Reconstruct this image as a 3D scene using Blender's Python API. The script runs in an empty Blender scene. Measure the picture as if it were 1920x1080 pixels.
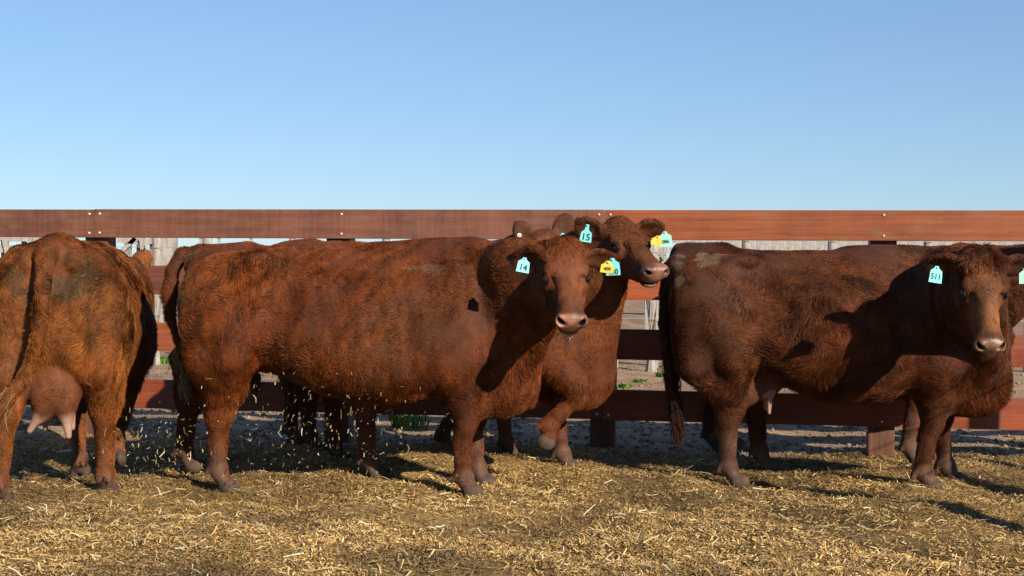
import bpy, math, random
import numpy as np
from mathutils import Vector, Matrix

# ------------------------------------------------------------------ camera, light, exposure
SC = bpy.context.scene
COL = SC.collection
F_PX = 2600.0                      # focal length in pixels of the 1920-wide frame
CAM_H = 1.17
PITCH = -math.atan((540 - 516.5) / F_PX)
ROLL = math.radians(0.52)
SUN_EL = math.radians(25.0)
SUN_TO = Vector((0.72, -1.0, 0.0)).normalized()          # horizontal direction towards the sun
SUN_VEC = Vector((SUN_TO.x * math.cos(SUN_EL), SUN_TO.y * math.cos(SUN_EL), math.sin(SUN_EL)))

cam_data = bpy.data.cameras.new('camera')
cam = bpy.data.objects.new('camera', cam_data)
COL.objects.link(cam)
cam_data.sensor_width = 36.0
cam_data.lens = 36.0 * F_PX / 1920.0
cam_data.clip_start = 0.05
cam_data.clip_end = 3000.0
cam.matrix_world = (Matrix.Translation((0, 0, CAM_H)) @ Matrix.Rotation(math.radians(90) + PITCH, 4, 'X')
                    @ Matrix.Rotation(ROLL, 4, 'Z'))
SC.camera = cam
CAMM = cam.matrix_world.copy()

world = bpy.data.worlds.new('World')
SC.world = world
world.use_nodes = True
wn = world.node_tree
sky = wn.nodes.new('ShaderNodeTexSky')
sky.sky_type = 'NISHITA'
sky.sun_disc = False
sky.sun_elevation = SUN_EL
sky.sun_rotation = math.atan2(SUN_TO.x, SUN_TO.y)
sky.altitude = 100
sky.air_density = 1.0
sky.dust_density = 0.0
sky.ozone_density = 3.5
wn.nodes['Background'].inputs[1].default_value = 0.126
gam = wn.nodes.new('ShaderNodeGamma'); gam.inputs[1].default_value = 0.68          # softer zenith-to-horizon contrast
wn.links.new(sky.outputs[0], gam.inputs[0])
tnt = wn.nodes.new('ShaderNodeMix'); tnt.data_type = 'RGBA'; tnt.blend_type = 'MULTIPLY'
tnt.inputs[0].default_value = 1.0; tnt.inputs[7].default_value = (0.70, 0.865, 1.06, 1)
wn.links.new(gam.outputs[0], tnt.inputs[6])
wn.links.new(tnt.outputs[2], wn.nodes['Background'].inputs[0])

sun_data = bpy.data.lights.new('sun', 'SUN')
sun_data.energy = 5.0
sun_data.angle = math.radians(0.5)
sun_data.color = (1.0, 0.88, 0.70)
sun = bpy.data.objects.new('sun', sun_data)
COL.objects.link(sun)
sun.rotation_euler = SUN_VEC.to_track_quat('Z', 'Y').to_euler()
sun.location = (3, -8, 6)

SC.view_settings.view_transform = 'Standard'
SC.view_settings.look = 'None'
SC.view_settings.exposure = 0.74
SC.view_settings.gamma = 1.0
SC.view_settings.use_curve_mapping = False
SC.cycles.max_bounces = 6
SC.cycles.diffuse_bounces = 1
SC.cycles.glossy_bounces = 3
SC.cycles.use_denoising = True
SC.render.hair_type = "STRIP"

rng = np.random.default_rng(61)
random.seed(61)


def ray(px, py):
    d = CAMM.to_3x3() @ Vector(((px - 960) / F_PX, -(py - 540) / F_PX, -1.0))
    return d


def at(px, py, Y):
    """world point seen at pixel (px, py) of the 1920 frame at depth Y"""
    d = ray(px, py)
    return Vector((0, 0, CAM_H)) + d * (Y / d.y)


def gp(px, py, z=-0.034):
    d = ray(px, py)
    return Vector((0, 0, CAM_H)) + d * ((z - CAM_H) / d.z)


# ------------------------------------------------------------------ object helpers
def tag(o, label=None, cat=None, group=None, kind=None):
    if label: o['label'] = label
    if cat: o['category'] = cat
    if group: o['group'] = group
    if kind: o['kind'] = kind
    return o


def empty(name, loc=(0, 0, 0), rz=0.0):
    o = bpy.data.objects.new(name, None)
    o.empty_display_size = 0.2
    COL.objects.link(o)
    o.location = loc
    o.rotation_euler = (0, 0, rz)
    return o


def link(name, me, mat=None, parent=None, smooth=False):
    o = bpy.data.objects.new(name, me)
    COL.objects.link(o)
    if mat is not None and len(me.materials) == 0:
        me.materials.append(mat)
    if smooth:
        me.polygons.foreach_set('use_smooth', np.ones(len(me.polygons), bool))
    if parent is not None:
        o.parent = parent
    return o


def np_mesh(name, V, Fq):
    """mesh from numpy verts (n,3) and faces (m,k)"""
    V = np.asarray(V, np.float32)
    Fq = np.asarray(Fq, np.int32)
    me = bpy.data.meshes.new(name)
    me.vertices.add(len(V))
    me.vertices.foreach_set('co', V.ravel())
    k = Fq.shape[1]
    me.loops.add(Fq.size)
    me.loops.foreach_set('vertex_index', Fq.ravel())
    me.polygons.add(len(Fq))
    me.polygons.foreach_set('loop_start', np.arange(0, Fq.size, k, dtype=np.int32))
    me.polygons.foreach_set('loop_total', np.full(len(Fq), k, np.int32))
    me.update(calc_edges=True)
    return me


def set_attr(me, name, arr, domain='POINT'):
    a = me.attributes.new(name, 'FLOAT_COLOR', domain)
    if arr.shape[1] == 3:
        arr = np.concatenate([arr, np.ones((len(arr), 1))], 1)
    a.data.foreach_set('color', arr.astype(np.float32).ravel())


class MB:
    """collects boxes and tubes into one mesh"""
    def __init__(self):
        self.v = []; self.f = []

    def box(self, c, s, R=None):
        b = len(self.v)
        for dx in (-.5, .5):
            for dy in (-.5, .5):
                for dz in (-.5, .5):
                    p = Vector((dx * s[0], dy * s[1], dz * s[2]))
                    if R is not None: p = R @ p
                    self.v.append(tuple(Vector(c) + p))
        for q in ((0, 1, 3, 2), (4, 6, 7, 5), (0, 4, 5, 1), (2, 3, 7, 6), (0, 2, 6, 4), (1, 5, 7, 3)):
            self.f.append([b + i for i in q])
        return self

    def bar(self, a, b, w, d):
        """box beam from a to b, width w (in the plane facing the camera), depth d"""
        a = Vector(a); b = Vector(b)
        ax = (b - a).normalized()
        side = ax.cross(Vector((0, 1, 0)))
        if side.length < 1e-3: side = Vector((1, 0, 0))
        side.normalize()
        dep = ax.cross(side)
        R = Matrix((ax, side, dep)).transposed()
        return self.box((a + b) / 2, ((b - a).length, w, d), R)

    def tube(self, pts, rad, n=8, caps=True):
        pts = [Vector(p) for p in pts]
        if not hasattr(rad, '__len__'): rad = [rad] * len(pts)
        b = len(self.v)
        for i, p in enumerate(pts):
            t = (pts[min(i + 1, len(pts) - 1)] - pts[max(i - 1, 0)]).normalized()
            u = t.cross(Vector((0, 0, 1)))
            if u.length < 1e-3: u = Vector((1, 0, 0))
            u.normalize(); w = t.cross(u)
            for k in range(n):
                a = 2 * math.pi * k / n
                self.v.append(tuple(p + (u * math.cos(a) + w * math.sin(a)) * rad[i]))
        for i in range(len(pts) - 1):
            for k in range(n):
                self.f.append([b + i * n + k, b + i * n + (k + 1) % n, b + (i + 1) * n + (k + 1) % n, b + (i + 1) * n + k])
        if caps:
            self.f.append([b + k for k in range(n)][::-1])
            self.f.append([b + (len(pts) - 1) * n + k for k in range(n)])
        return self

    def mesh(self, name='mesh', bevel=0.0):
        me = bpy.data.meshes.new(name)
        me.from_pydata(self.v, [], self.f)
        import bmesh
        bm = bmesh.new(); bm.from_mesh(me)
        bmesh.ops.recalc_face_normals(bm, faces=bm.faces)
        if bevel > 0:
            bmesh.ops.bevel(bm, geom=list(bm.edges), offset=bevel, segments=2, affect='EDGES', profile=0.6)
        bm.to_mesh(me); bm.free()
        return me

    def build(self, name, mat, parent=None, bevel=0.0, smooth=False):
        return link(name, self.mesh(name, bevel), mat, parent, smooth)


# ------------------------------------------------------------------ material helpers
class NT:
    def __init__(self, name):
        self.m = bpy.data.materials.new(name)
        self.m.use_nodes = True
        self.t = self.m.node_tree
        self.b = self.t.nodes['Principled BSDF']

    def n(self, kind, **kw):
        nd = self.t.nodes.new(kind)
        for k, v in kw.items():
            if k.startswith('i_'):
                nd.inputs[k[2:].replace('_', ' ')].default_value = v
            else:
                setattr(nd, k, v)
        return nd

    def l(self, a, b):
        self.t.links.new(a, b)

    def noise(self, vec, scale, detail=4, rough=0.6, dist=0.0):
        nd = self.n('ShaderNodeTexNoise')
        nd.inputs['Scale'].default_value = scale
        nd.inputs['Detail'].default_value = detail
        nd.inputs['Roughness'].default_value = rough
        nd.inputs['Distortion'].default_value = dist
        if vec is not None: self.l(vec, nd.inputs['Vector'])
        return nd.outputs[0]

    def ramp(self, fac, stops):
        nd = self.n('ShaderNodeValToRGB')
        e = nd.color_ramp.elements
        while len(e) < len(stops): e.new(0.5)
        for i, (p, c) in enumerate(stops):
            e[i].position = p
            e[i].color = (c[0], c[1], c[2], 1) if hasattr(c, '__len__') else (c, c, c, 1)
        self.l(fac, nd.inputs[0])
        return nd.outputs[0]

    def mix(self, fac, a, b, mode='MIX'):
        nd = self.n('ShaderNodeMix', data_type='RGBA', blend_type=mode)
        for sock, v in ((nd.inputs[0], fac), (nd.inputs[6], a), (nd.inputs[7], b)):
            if hasattr(v, 'is_linked'): self.l(v, sock)
            elif hasattr(v, '__len__'): sock.default_value = (v[0], v[1], v[2], 1)
            else: sock.default_value = v
        return nd.outputs[2]

    def mapping(self, vec, scale=(1, 1, 1), loc=(0, 0, 0)):
        nd = self.n('ShaderNodeMapping')
        nd.inputs['Scale'].default_value = scale
        nd.inputs['Location'].default_value = loc
        self.l(vec, nd.inputs[0])
        return nd.outputs[0]

    def bump(self, h, strength=0.3, dist=0.01):
        nd = self.n('ShaderNodeBump')
        nd.inputs['Strength'].default_value = strength
        nd.inputs['Distance'].default_value = dist
        self.l(h, nd.inputs['Height'])
        self.l(nd.outputs[0], self.b.inputs['Normal'])

    def coord(self, which='Object'):
        return self.n('ShaderNodeTexCoord').outputs[which]

    def base(self, c, rough=0.7, spec=0.4):
        if hasattr(c, 'is_linked'): self.l(c, self.b.inputs['Base Color'])
        else: self.b.inputs['Base Color'].default_value = (*c, 1)
        self.b.inputs['Roughness'].default_value = rough
        self.b.inputs['Specular IOR Level'].default_value = spec
        return self.m


def mat_plain(name, c, rough=0.6, spec=0.4, nscale=30, namt=0.25):
    k = NT(name)
    nz = k.noise(k.coord(), nscale, 4)
    lo = [x * (1 - namt) for x in c]; hi = [min(1, x * (1 + namt)) for x in c]
    return k.base(k.ramp(nz, [(0.3, lo), (0.7, hi)]), rough, spec)


M = {}


def materials():
    # painted / varnished board, tinted per board through the object colour
    k = NT('board_wood')
    oc = k.n('ShaderNodeObjectInfo')
    co = k.coord()
    offs = k.n('ShaderNodeVectorMath', operation='ADD')
    k.l(co, offs.inputs[0])
    sc_ = k.n('ShaderNodeMath', operation='MULTIPLY'); sc_.inputs[1].default_value = 37.0
    k.l(oc.outputs['Random'], sc_.inputs[0]); k.l(sc_.outputs[0], offs.inputs[1])
    v = offs.outputs[0]
    saw = k.noise(k.mapping(v, (26, 1, 1.3)), 1.6, 3, 0.5)          # vertical saw marks
    grain = k.noise(k.mapping(v, (1.1, 10, 22)), 1.5, 5, 0.6, 0.6)     # long grain
    blot = k.noise(v, 2.6, 3, 0.5)
    c0 = k.mix(k.ramp(grain, [(0.3, 0.0), (0.75, 1.0)]), (0.78, 0.74, 0.74), (1.15, 1.14, 1.14))
    sawm = k.n('ShaderNodeMath', operation='MULTIPLY'); k.l(oc.outputs['Alpha'], sawm.inputs[1]); k.l(k.ramp(saw, [(0.35, 0.0), (0.7, 1.0)]), sawm.inputs[0])
    streak = k.noise(k.mapping(v, (0.5, 4, 60)), 1.4, 4, 0.7, 1.2)
    inv = k.n('ShaderNodeMath', operation='SUBTRACT'); inv.inputs[0].default_value = 1.0; k.l(oc.outputs['Alpha'], inv.inputs[1])
    c0 = k.mix(inv.outputs[0], c0, k.mix(1.0, c0, k.mix(k.ramp(streak, [(0.35, 0.0), (0.65, 1.0)]), (0.70, 0.62, 0.58), (1.16, 1.18, 1.2)), 'MULTIPLY'))
    c1 = k.mix(sawm.outputs[0], (0.90, 0.90, 0.90), (1.2, 1.28, 1.35))
    c2 = k.mix(k.ramp(blot, [(0.35, 0.0), (0.7, 1.0)]), (0.80, 0.76, 0.76), (1.15, 1.10, 1.05))
    c = k.mix(1.0, k.mix(1.0, c0, c1, 'MULTIPLY'), c2, 'MULTIPLY')
    c = k.mix(1.0, c, oc.outputs['Color'], 'MULTIPLY')
    dust = k.noise(k.mapping(v, (1.5, 1, 5)), 3.5, 5, 0.65)
    c = k.mix(k.ramp(dust, [(0.50, 0.0), (0.80, 0.6)]), c, (0.16, 0.105, 0.07))
    M['board'] = k.base(c, 0.5, 0.35)
    k.bump(saw, 0.12, 0.002)
    k.l(k.ramp(blot, [(0.3, 0.45), (0.7, 0.65)]), k.b.inputs['Roughness'])

    k = NT('post_wood')
    co = k.coord()
    g = k.noise(k.mapping(co, (14, 14, 1.2)), 1.5, 5, 0.65, 0.4)
    M['post'] = k.base(k.ramp(g, [(0.25, (0.045, 0.02, 0.012)), (0.55, (0.12, 0.05, 0.028)), (0.8, (0.2, 0.10, 0.06))]), 0.65, 0.3)
    k.bump(g, 0.5, 0.004)

    k = NT('weathered_wood')
    co = k.coord('Object')
    g = k.noise(k.mapping(co, (9, 9, 1.6)), 2.2, 6, 0.7, 0.5)
    M['grey_wood'] = k.base(k.ramp(g, [(0.25, (0.11, 0.095, 0.085)), (0.5, (0.27, 0.245, 0.225)), (0.8, (0.42, 0.39, 0.36))]), 0.85, 0.2)
    k.bump(g, 0.6, 0.01)

    M['bolt'] = mat_plain('galvanised_bolt', (0.62, 0.42, 0.30), 0.35, 0.7)
    M['bolt'].node_tree.nodes['Principled BSDF'].inputs['Metallic'].default_value = 0.35
    M['wire'] = mat_plain('wire_steel', (0.25, 0.25, 0.26), 0.5, 0.5)
    M['tag_cyan'] = mat_plain('ear_tag_cyan_plastic', (0.19, 0.66, 0.64), 0.45, 0.4, 45, 0.22)
    M['tag_green'] = mat_plain('ear_tag_faded_green_plastic', (0.26, 0.56, 0.45), 0.45, 0.4, 60, 0.15)
    M['tag_yellow'] = mat_plain('ear_tag_yellow_plastic', (0.66, 0.43, 0.04), 0.45, 0.4, 45, 0.28)
    M['tag_cream'] = mat_plain('ear_tag_cream_plastic', (0.80, 0.74, 0.55), 0.4, 0.4, 60, 0.08)
    M['ink'] = mat_plain('tag_ink', (0.02, 0.035, 0.04), 0.6, 0.2)
    M['eye'] = mat_plain('eye_dark', (0.008, 0.006, 0.005), 0.06, 0.6)
    M['drool'] = mat_plain('drool', (0.55, 0.58, 0.6), 0.05, 0.9, 40, 0.1)
    M['drool'].node_tree.nodes['Principled BSDF'].inputs['Transmission Weight'].default_value = 0.6

    # cow hide, coloured by the vertex colours of the animal
    k = NT('cow_hide')
    a = k.n('ShaderNodeAttribute', attribute_name='col')
    co = k.coord()
    nz = k.noise(co, 22, 5, 0.65)
    c = k.mix(1.0, a.outputs['Color'], k.ramp(nz, [(0.3, (0.62, 0.6, 0.6)), (0.72, (1.3, 1.3, 1.3))]), 'MULTIPLY')
    M['hide'] = k.base(c, 0.6, 0.3)
    fine = k.noise(co, 120, 4, 0.7)
    k.bump(fine, 0.5, 0.004)
    k.l(a.outputs['Alpha'], k.b.inputs['Roughness'])

    k = NT('cow_fur')
    a = k.n('ShaderNodeAttribute', attribute_name='col')
    c = k.mix(1.0, a.outputs['Color'], (1, 1, 1), 'MULTIPLY')
    M['fur'] = k.base(c, 0.45, 0.12)
    k.b.inputs['Transmission Weight'].default_value = 0.0

    k = NT('straw')
    a = k.n('ShaderNodeAttribute', attribute_name='col')
    M['straw'] = k.base(a.outputs['Color'], 0.5, 0.35)

    k = NT('weed_leaf')
    a = k.n('ShaderNodeAttribute', attribute_name='col')
    M['leaf'] = k.base(a.outputs['Color'], 0.5, 0.4)

    # ground: straw litter in the pen, bare trodden earth beyond
    k = NT('ground_earth')
    co = k.coord('Object')
    a = k.n('ShaderNodeAttribute', attribute_name='col')
    n1 = k.noise(co, 38, 6, 0.75)
    n2 = k.noise(co, 5, 5, 0.6)
    c = k.mix(1.0, a.outputs['Color'], k.ramp(n1, [(0.3, (0.55, 0.52, 0.5)), (0.7, (1.35, 1.33, 1.3))]), 'MULTIPLY')
    c = k.mix(1.0, c, k.ramp(n2, [(0.3, (0.78, 0.78, 0.78)), (0.7, (1.15, 1.15, 1.15))]), 'MULTIPLY')
    M['ground'] = k.base(c, 0.95, 0.1)
    k.bump(n1, 0.9, 0.02)


materials()


# ------------------------------------------------------------------ numpy noise
class SNoise:
    def __init__(self, seed, freq, octaves=3, rough=0.5):
        r = np.random.default_rng(seed)
        self.terms = []
        amp = 1.0; f = freq; tot = 0
        for o in range(octaves):
            for j in range(6):
                d = r.normal(size=3); d /= np.linalg.norm(d)
                self.terms.append((d * f * r.uniform(0.7, 1.35), r.uniform(0, 6.28), amp))
                tot += amp * amp / 2
            amp *= rough; f *= 2.03
        self.s = 1 / math.sqrt(tot)

    def __call__(self, P):
        P = np.asarray(P)
        out = np.zeros(len(P))
        for d, ph, a in self.terms:
            x = P @ d[:P.shape[1]] + ph
            out += a * np.sin(x + 1.3 * np.sin(x * 0.37 + ph))
        return out * self.s


# ------------------------------------------------------------------ signed distance modelling
def smin(a, b, k):
    h = np.clip(0.5 + 0.5 * (b - a) / k, 0, 1)
    return b * (1 - h) + a * h - k * h * (1 - h)


class SDF:
    def __init__(self):
        self.prims = []           # (centre, bound radius, func, k, mode)

    def ell(self, c, r, R=None, k=0.04, sub=False):
        c = np.array(c, float); r = np.array(r, float)
        Rm = None if R is None else np.array(R, float)

        def f(P):
            q = P - c
            if Rm is not None: q = q @ Rm
            k0 = np.sqrt(((q / r) ** 2).sum(1)) + 1e-9
            k1 = np.sqrt(((q / (r * r)) ** 2).sum(1)) + 1e-9
            return k0 * (k0 - 1) / k1
        self.prims.append((c, r.max(), f, k, sub))

    def cone(self, a, b, r1, r2, k=0.04, sub=False):
        a = np.array(a, float); b = np.array(b, float)
        ba = b - a; l2 = ba @ ba

        def f(P):
            pa = P - a
            h = np.clip((pa @ ba) / l2, 0, 1)
            return np.linalg.norm(pa - h[:, None] * ba, axis=1) - (r1 + (r2 - r1) * h)
        self.prims.append(((a + b) / 2, math.sqrt(l2) / 2 + max(r1, r2), f, k, sub))

    def chain(self, pts, rad, k=0.03):
        for i in range(len(pts) - 1):
            self.cone(pts[i], pts[i + 1], rad[i], rad[i + 1], k if i == 0 else min(k, 0.015))

    def torso(self, st, k=0.05, n=2.35, top=0.2):
        """stations (x, top z, bottom z, half width)"""
        st = np.array(st, float)
        xs = st[:, 0]
        zc = (st[:, 1] + st[:, 2]) / 2; hh = (st[:, 1] - st[:, 2]) / 2; hw = st[:, 3]
        # smooth resample
        xf = np.linspace(xs[0], xs[-1], 240)

        def cr(y):
            m = np.gradient(y, xs)
            i = np.clip(np.searchsorted(xs, xf) - 1, 0, len(xs) - 2)
            h = xs[i + 1] - xs[i]; t = (xf - xs[i]) / h
            return ((2 * t ** 3 - 3 * t ** 2 + 1) * y[i] + (t ** 3 - 2 * t ** 2 + t) * h * m[i]
                    + (-2 * t ** 3 + 3 * t ** 2) * y[i + 1] + (t ** 3 - t ** 2) * h * m[i + 1])
        Z, H, W = cr(zc), np.maximum(cr(hh), .01), np.maximum(cr(hw), .01)

        def f(P):
            x = P[:, 0]
            z = np.interp(x, xf, Z); h = np.interp(x, xf, H); w = np.interp(x, xf, W)
            s = (P[:, 2] - z) / h
            w = w * (1 - top * np.clip(s, -1, 1) - 0.06 * np.clip(s, -1, 1) ** 2)
            g = (np.abs(P[:, 1] / w) ** n + np.abs(s) ** n + 1e-12) ** (1 / n)
            d = (g - 1) * np.minimum(w, h)
            ex = np.maximum(np.maximum(xf[0] - x, x - xf[-1]), 0)
            return np.maximum(d, 0) * 0 + d + ex
        c = np.array([(xs[0] + xs[-1]) / 2, 0, zc.mean()])
        self.prims.append((c, 5.0, f, k, False))

    def ev(self, P, lumps=None):
        d = np.full(len(P), 1.0)
        for c, R, f, k, sub in self.prims:
            m = ((P - c) ** 2).sum(1) < (R + k + 0.06) ** 2
            if not m.any(): continue
            v = f(P[m])
            if sub: d[m] = -smin(-d[m], v, k)
            else: d[m] = smin(d[m], v, k)
        if lumps is not None: d += lumps(P)
        return d

    def mesh(self, lo, hi, h, lumps=None):
        """band-limited surface nets"""
        q = 4
        lo = np.array(lo, float)
        nc = np.ceil((np.array(hi) - lo) / (h * q)).astype(int)
        ax = [lo[i] + (np.arange(nc[i]) + 0.5) * h * q for i in range(3)]
        G = np.stack(np.meshgrid(*ax, indexing='ij'), -1).reshape(-1, 3)
        dc = self.ev(G, lumps).reshape(nc)
        band = np.abs(dc) < h * q * 1.35 + 0.012
        n = nc * q
        D = np.repeat(np.repeat(np.repeat(np.where(dc > 0, 1.0, -1.0).astype(np.float32), q, 0), q, 1), q, 2)
        B = np.repeat(np.repeat(np.repeat(band, q, 0), q, 1), q, 2)
        idx = np.argwhere(B)
        P = lo + (idx + 0.5) * h
        D[B] = self.ev(P, lumps)
        S = D < 0
        cs = sum(S[i:n[0] - 1 + i, j:n[1] - 1 + j, k:n[2] - 1 + k].astype(np.int8)
                 for i in (0, 1) for j in (0, 1) for k in (0, 1))
        act = (cs > 0) & (cs < 8)
        cells = np.argwhere(act)
        vid = np.full(act.shape, -1, np.int32)
        vid[act] = np.arange(len(cells))
        acc = np.zeros((len(cells), 3)); cnt = np.zeros(len(cells))
        corners = [(i, j, k) for i in (0, 1) for j in (0, 1) for k in (0, 1)]
        vals = {c: D[cells[:, 0] + c[0], cells[:, 1] + c[1], cells[:, 2] + c[2]].astype(float) for c in corners}
        for a in corners:
            for axis in range(3):
                if a[axis] == 1: continue
                b = list(a); b[axis] = 1; b = tuple(b)
                va, vb = vals[a], vals[b]
                cr = (va < 0) != (vb < 0)
                t = np.where(cr, va / np.where(cr, va - vb, 1), 0)
                p = np.array(a, float)[None, :] + np.zeros((len(cells), 3))
                p[:, axis] += t
                acc[cr] += p[cr]; cnt[cr] += 1
        V = lo + (cells + acc / cnt[:, None] + 0.5) * h
        faces = []
        for axis in range(3):
            o = [i for i in range(3) if i != axis]
            sl0 = [slice(1, None)] * 3; sl1 = [slice(1, None)] * 3
            A = np.take(S, range(0, n[axis] - 1), axis=axis); Bq = np.take(S, range(1, n[axis]), axis=axis)
            e = np.argwhere(A != Bq)
            e = e[(e[:, o[0]] > 0) & (e[:, o[1]] > 0) & (e[:, o[0]] < n[o[0]] - 1) & (e[:, o[1]] < n[o[1]] - 1)]
            flip = A[e[:, 0], e[:, 1], e[:, 2]]
            def g(d0, d1):
                c = e.copy(); c[:, o[0]] -= d0; c[:, o[1]] -= d1
                return vid[c[:, 0], c[:, 1], c[:, 2]]
            quad = np.stack([g(0, 0), g(1, 0), g(1, 1), g(0, 1)], 1)
            if axis == 1: flip = ~flip
            quad[~flip] = quad[~flip][:, ::-1]
            faces.append(quad)
        Fq = np.concatenate(faces)
        Fq = Fq[(Fq >= 0).all(1)]
        # keep the largest connected shells only is not needed; light smoothing
        E = np.concatenate([Fq[:, [0, 1]], Fq[:, [1, 2]], Fq[:, [2, 3]], Fq[:, [3, 0]]])
        for it in range(2):
            s = np.zeros_like(V); c = np.zeros(len(V))
            for k2 in range(3):
                s[:, k2] = np.bincount(E[:, 0], V[E[:, 1], k2], len(V)) + np.bincount(E[:, 1], V[E[:, 0], k2], len(V))
            c = np.bincount(E[:, 0], minlength=len(V)) + np.bincount(E[:, 1], minlength=len(V))
            V = V * 0.45 + 0.55 * s / np.maximum(c, 1)[:, None]
        return V, Fq


def unit(v):
    v = np.asarray(v, float)
    return v / np.linalg.norm(v)


# ------------------------------------------------------------------ hair
def fur_object(name, parent, mat, V, Fq, N_hairs, lenf, dirf, colf, viewdir, rad=0.00095, seed=1, pts=5, lift=0.42):
    r = np.random.default_rng(seed)
    a, b, c, d = (V[Fq[:, i]] for i in range(4))
    nrm = np.cross(c - a, d - b)
    area = np.linalg.norm(nrm, axis=1) / 2
    fn = nrm / np.maximum(2 * area, 1e-12)[:, None]
    # smooth vertex normals
    vn = np.zeros_like(V)
    for i in range(4):
        for k in range(3):
            vn[:, k] += np.bincount(Fq[:, i], nrm[:, k], len(V))
    vn /= np.maximum(np.linalg.norm(vn, axis=1), 1e-12)[:, None]
    cen = (a + b + c + d) / 4
    L = lenf(cen)
    w = area * np.where(L > 0.002, 1, 0)
    w = w * np.where(fn @ viewdir < -0.35, 0.25, 1.0)
    w = w * np.clip(0.02 / np.maximum(L, 0.003), 0.8, 8.0)
    fi = r.choice(len(Fq), N_hairs, p=w / w.sum())
    u = r.random((N_hairs, 1)); v = r.random((N_hairs, 1))
    P = (a[fi] * (1 - u) * (1 - v) + b[fi] * u * (1 - v) + c[fi] * u * v + d[fi] * (1 - u) * v)
    N = (vn[Fq[fi, 0]] * (1 - u) * (1 - v) + vn[Fq[fi, 1]] * u * (1 - v) + vn[Fq[fi, 2]] * u * v + vn[Fq[fi, 3]] * (1 - u) * v)
    N /= np.maximum(np.linalg.norm(N, axis=1), 1e-9)[:, None]
    L = lenf(P)
    T = dirf(P, N)
    T = T - N * (T * N).sum(1)[:, None]
    T /= np.maximum(np.linalg.norm(T, axis=1), 1e-6)[:, None]
    Bt = np.cross(N, T)
    # swirl: coherent clumps plus a little stray
    ang = 0.55 * SNoise(seed + 5, 7, 2)(P) + 0.45 * SNoise(seed + 6, 26, 2)(P) + r.normal(size=N_hairs) * 0.22
    T = T * np.cos(ang)[:, None] + Bt * np.sin(ang)[:, None]
    lf = np.clip(lift + 0.16 * SNoise(seed + 7, 18, 2)(P) + r.normal(size=N_hairs) * 0.12, 0.24, 1.2)
    L = L * np.clip(1 + 0.25 * SNoise(seed + 8, 14, 2)(P) + 0.22 * r.normal(size=N_hairs), 0.4, 1.7)
    t = np.linspace(0, 1, pts)
    pos = np.zeros((N_hairs, pts, 3))
    side = np.cross(N, T) * (0.25 * SNoise(seed + 9, 45, 1)(P))[:, None]
    for j, tt in enumerate(t):
        up = np.sin(lf) * (tt - 0.42 * tt * tt)
        fw = np.cos(lf) * tt
        pos[:, j] = P - N * 0.002 + (N * up[:, None] + T * fw[:, None] + side * (tt * tt)) * L[:, None]
    cu = bpy.data.hair_curves.new(name)
    cu.add_curves([pts] * N_hairs)
    cu.attributes['position'].data.foreach_set('vector', pos.astype(np.float32).ravel())
    ra = cu.attributes.new('radius', 'FLOAT', 'POINT')
    rr = np.tile(rad * np.array([1.0, 1.0, 0.85, 0.6, 0.18])[:pts], (N_hairs, 1))
    ra.data.foreach_set('value', rr.astype(np.float32).ravel())
    colr = colf(P)[:, :3]
    colr = colr * np.clip(1 + 0.30 * r.normal(size=(N_hairs, 1)) + 0.16 * SNoise(seed + 21, 30, 2)(P)[:, None] + 0.20 * SNoise(seed + 22, 75, 2)(P * np.array([1, 1, 0.45]))[:, None], 0.3, 2.2)
    ca = cu.attributes.new('col', 'FLOAT_COLOR', 'CURVE')
    ca.data.foreach_set('color', np.concatenate([colr, np.ones((N_hairs, 1))], 1).astype(np.float32).ravel())
    cu.materials.append(mat)
    o = bpy.data.objects.new(name, cu)
    COL.objects.link(o)
    if parent: o.parent = parent
    o['kind'] = 'stuff'
    return o


# ------------------------------------------------------------------ ground
HAIR_Q = 1.0
gn1 = SNoise(101, 9.0, 4, 0.6); gn2 = SNoise(102, 1.6, 3, 0.5); gn3 = SNoise(103, 3.4, 3, 0.55)
bn = SNoise(104, 1.3, 4, 0.6)


def fence_Y(x):
    """world depth of the front face of the board fence at world x"""
    return 9.72 - 0.156 * x


def straw_w(X, Yv):
    """1 inside the straw litter, 0 on the bare earth"""
    P = np.stack([X, Yv, 0 * X], 1)
    edge = 9.72 - 0.156 * X - 0.08 + 0.35 * bn(P)
    return np.clip((edge - Yv) / 0.5 + 0.5, 0, 1)


def ground_z(X, Yv):
    P = np.stack([X, Yv, 0 * X], 1)
    w = straw_w(X, Yv)
    near = np.clip((26 - Yv) / 14, 0, 1)
    z = 0.018 * gn2(P) + (0.011 * gn3(P) + 0.012 * gn1(P) * (0.6 + 0.4 * w)) * near
    far = np.clip((Yv - 30) / 60, 0, 1)
    return z * (1 - far) - 0.040


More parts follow.
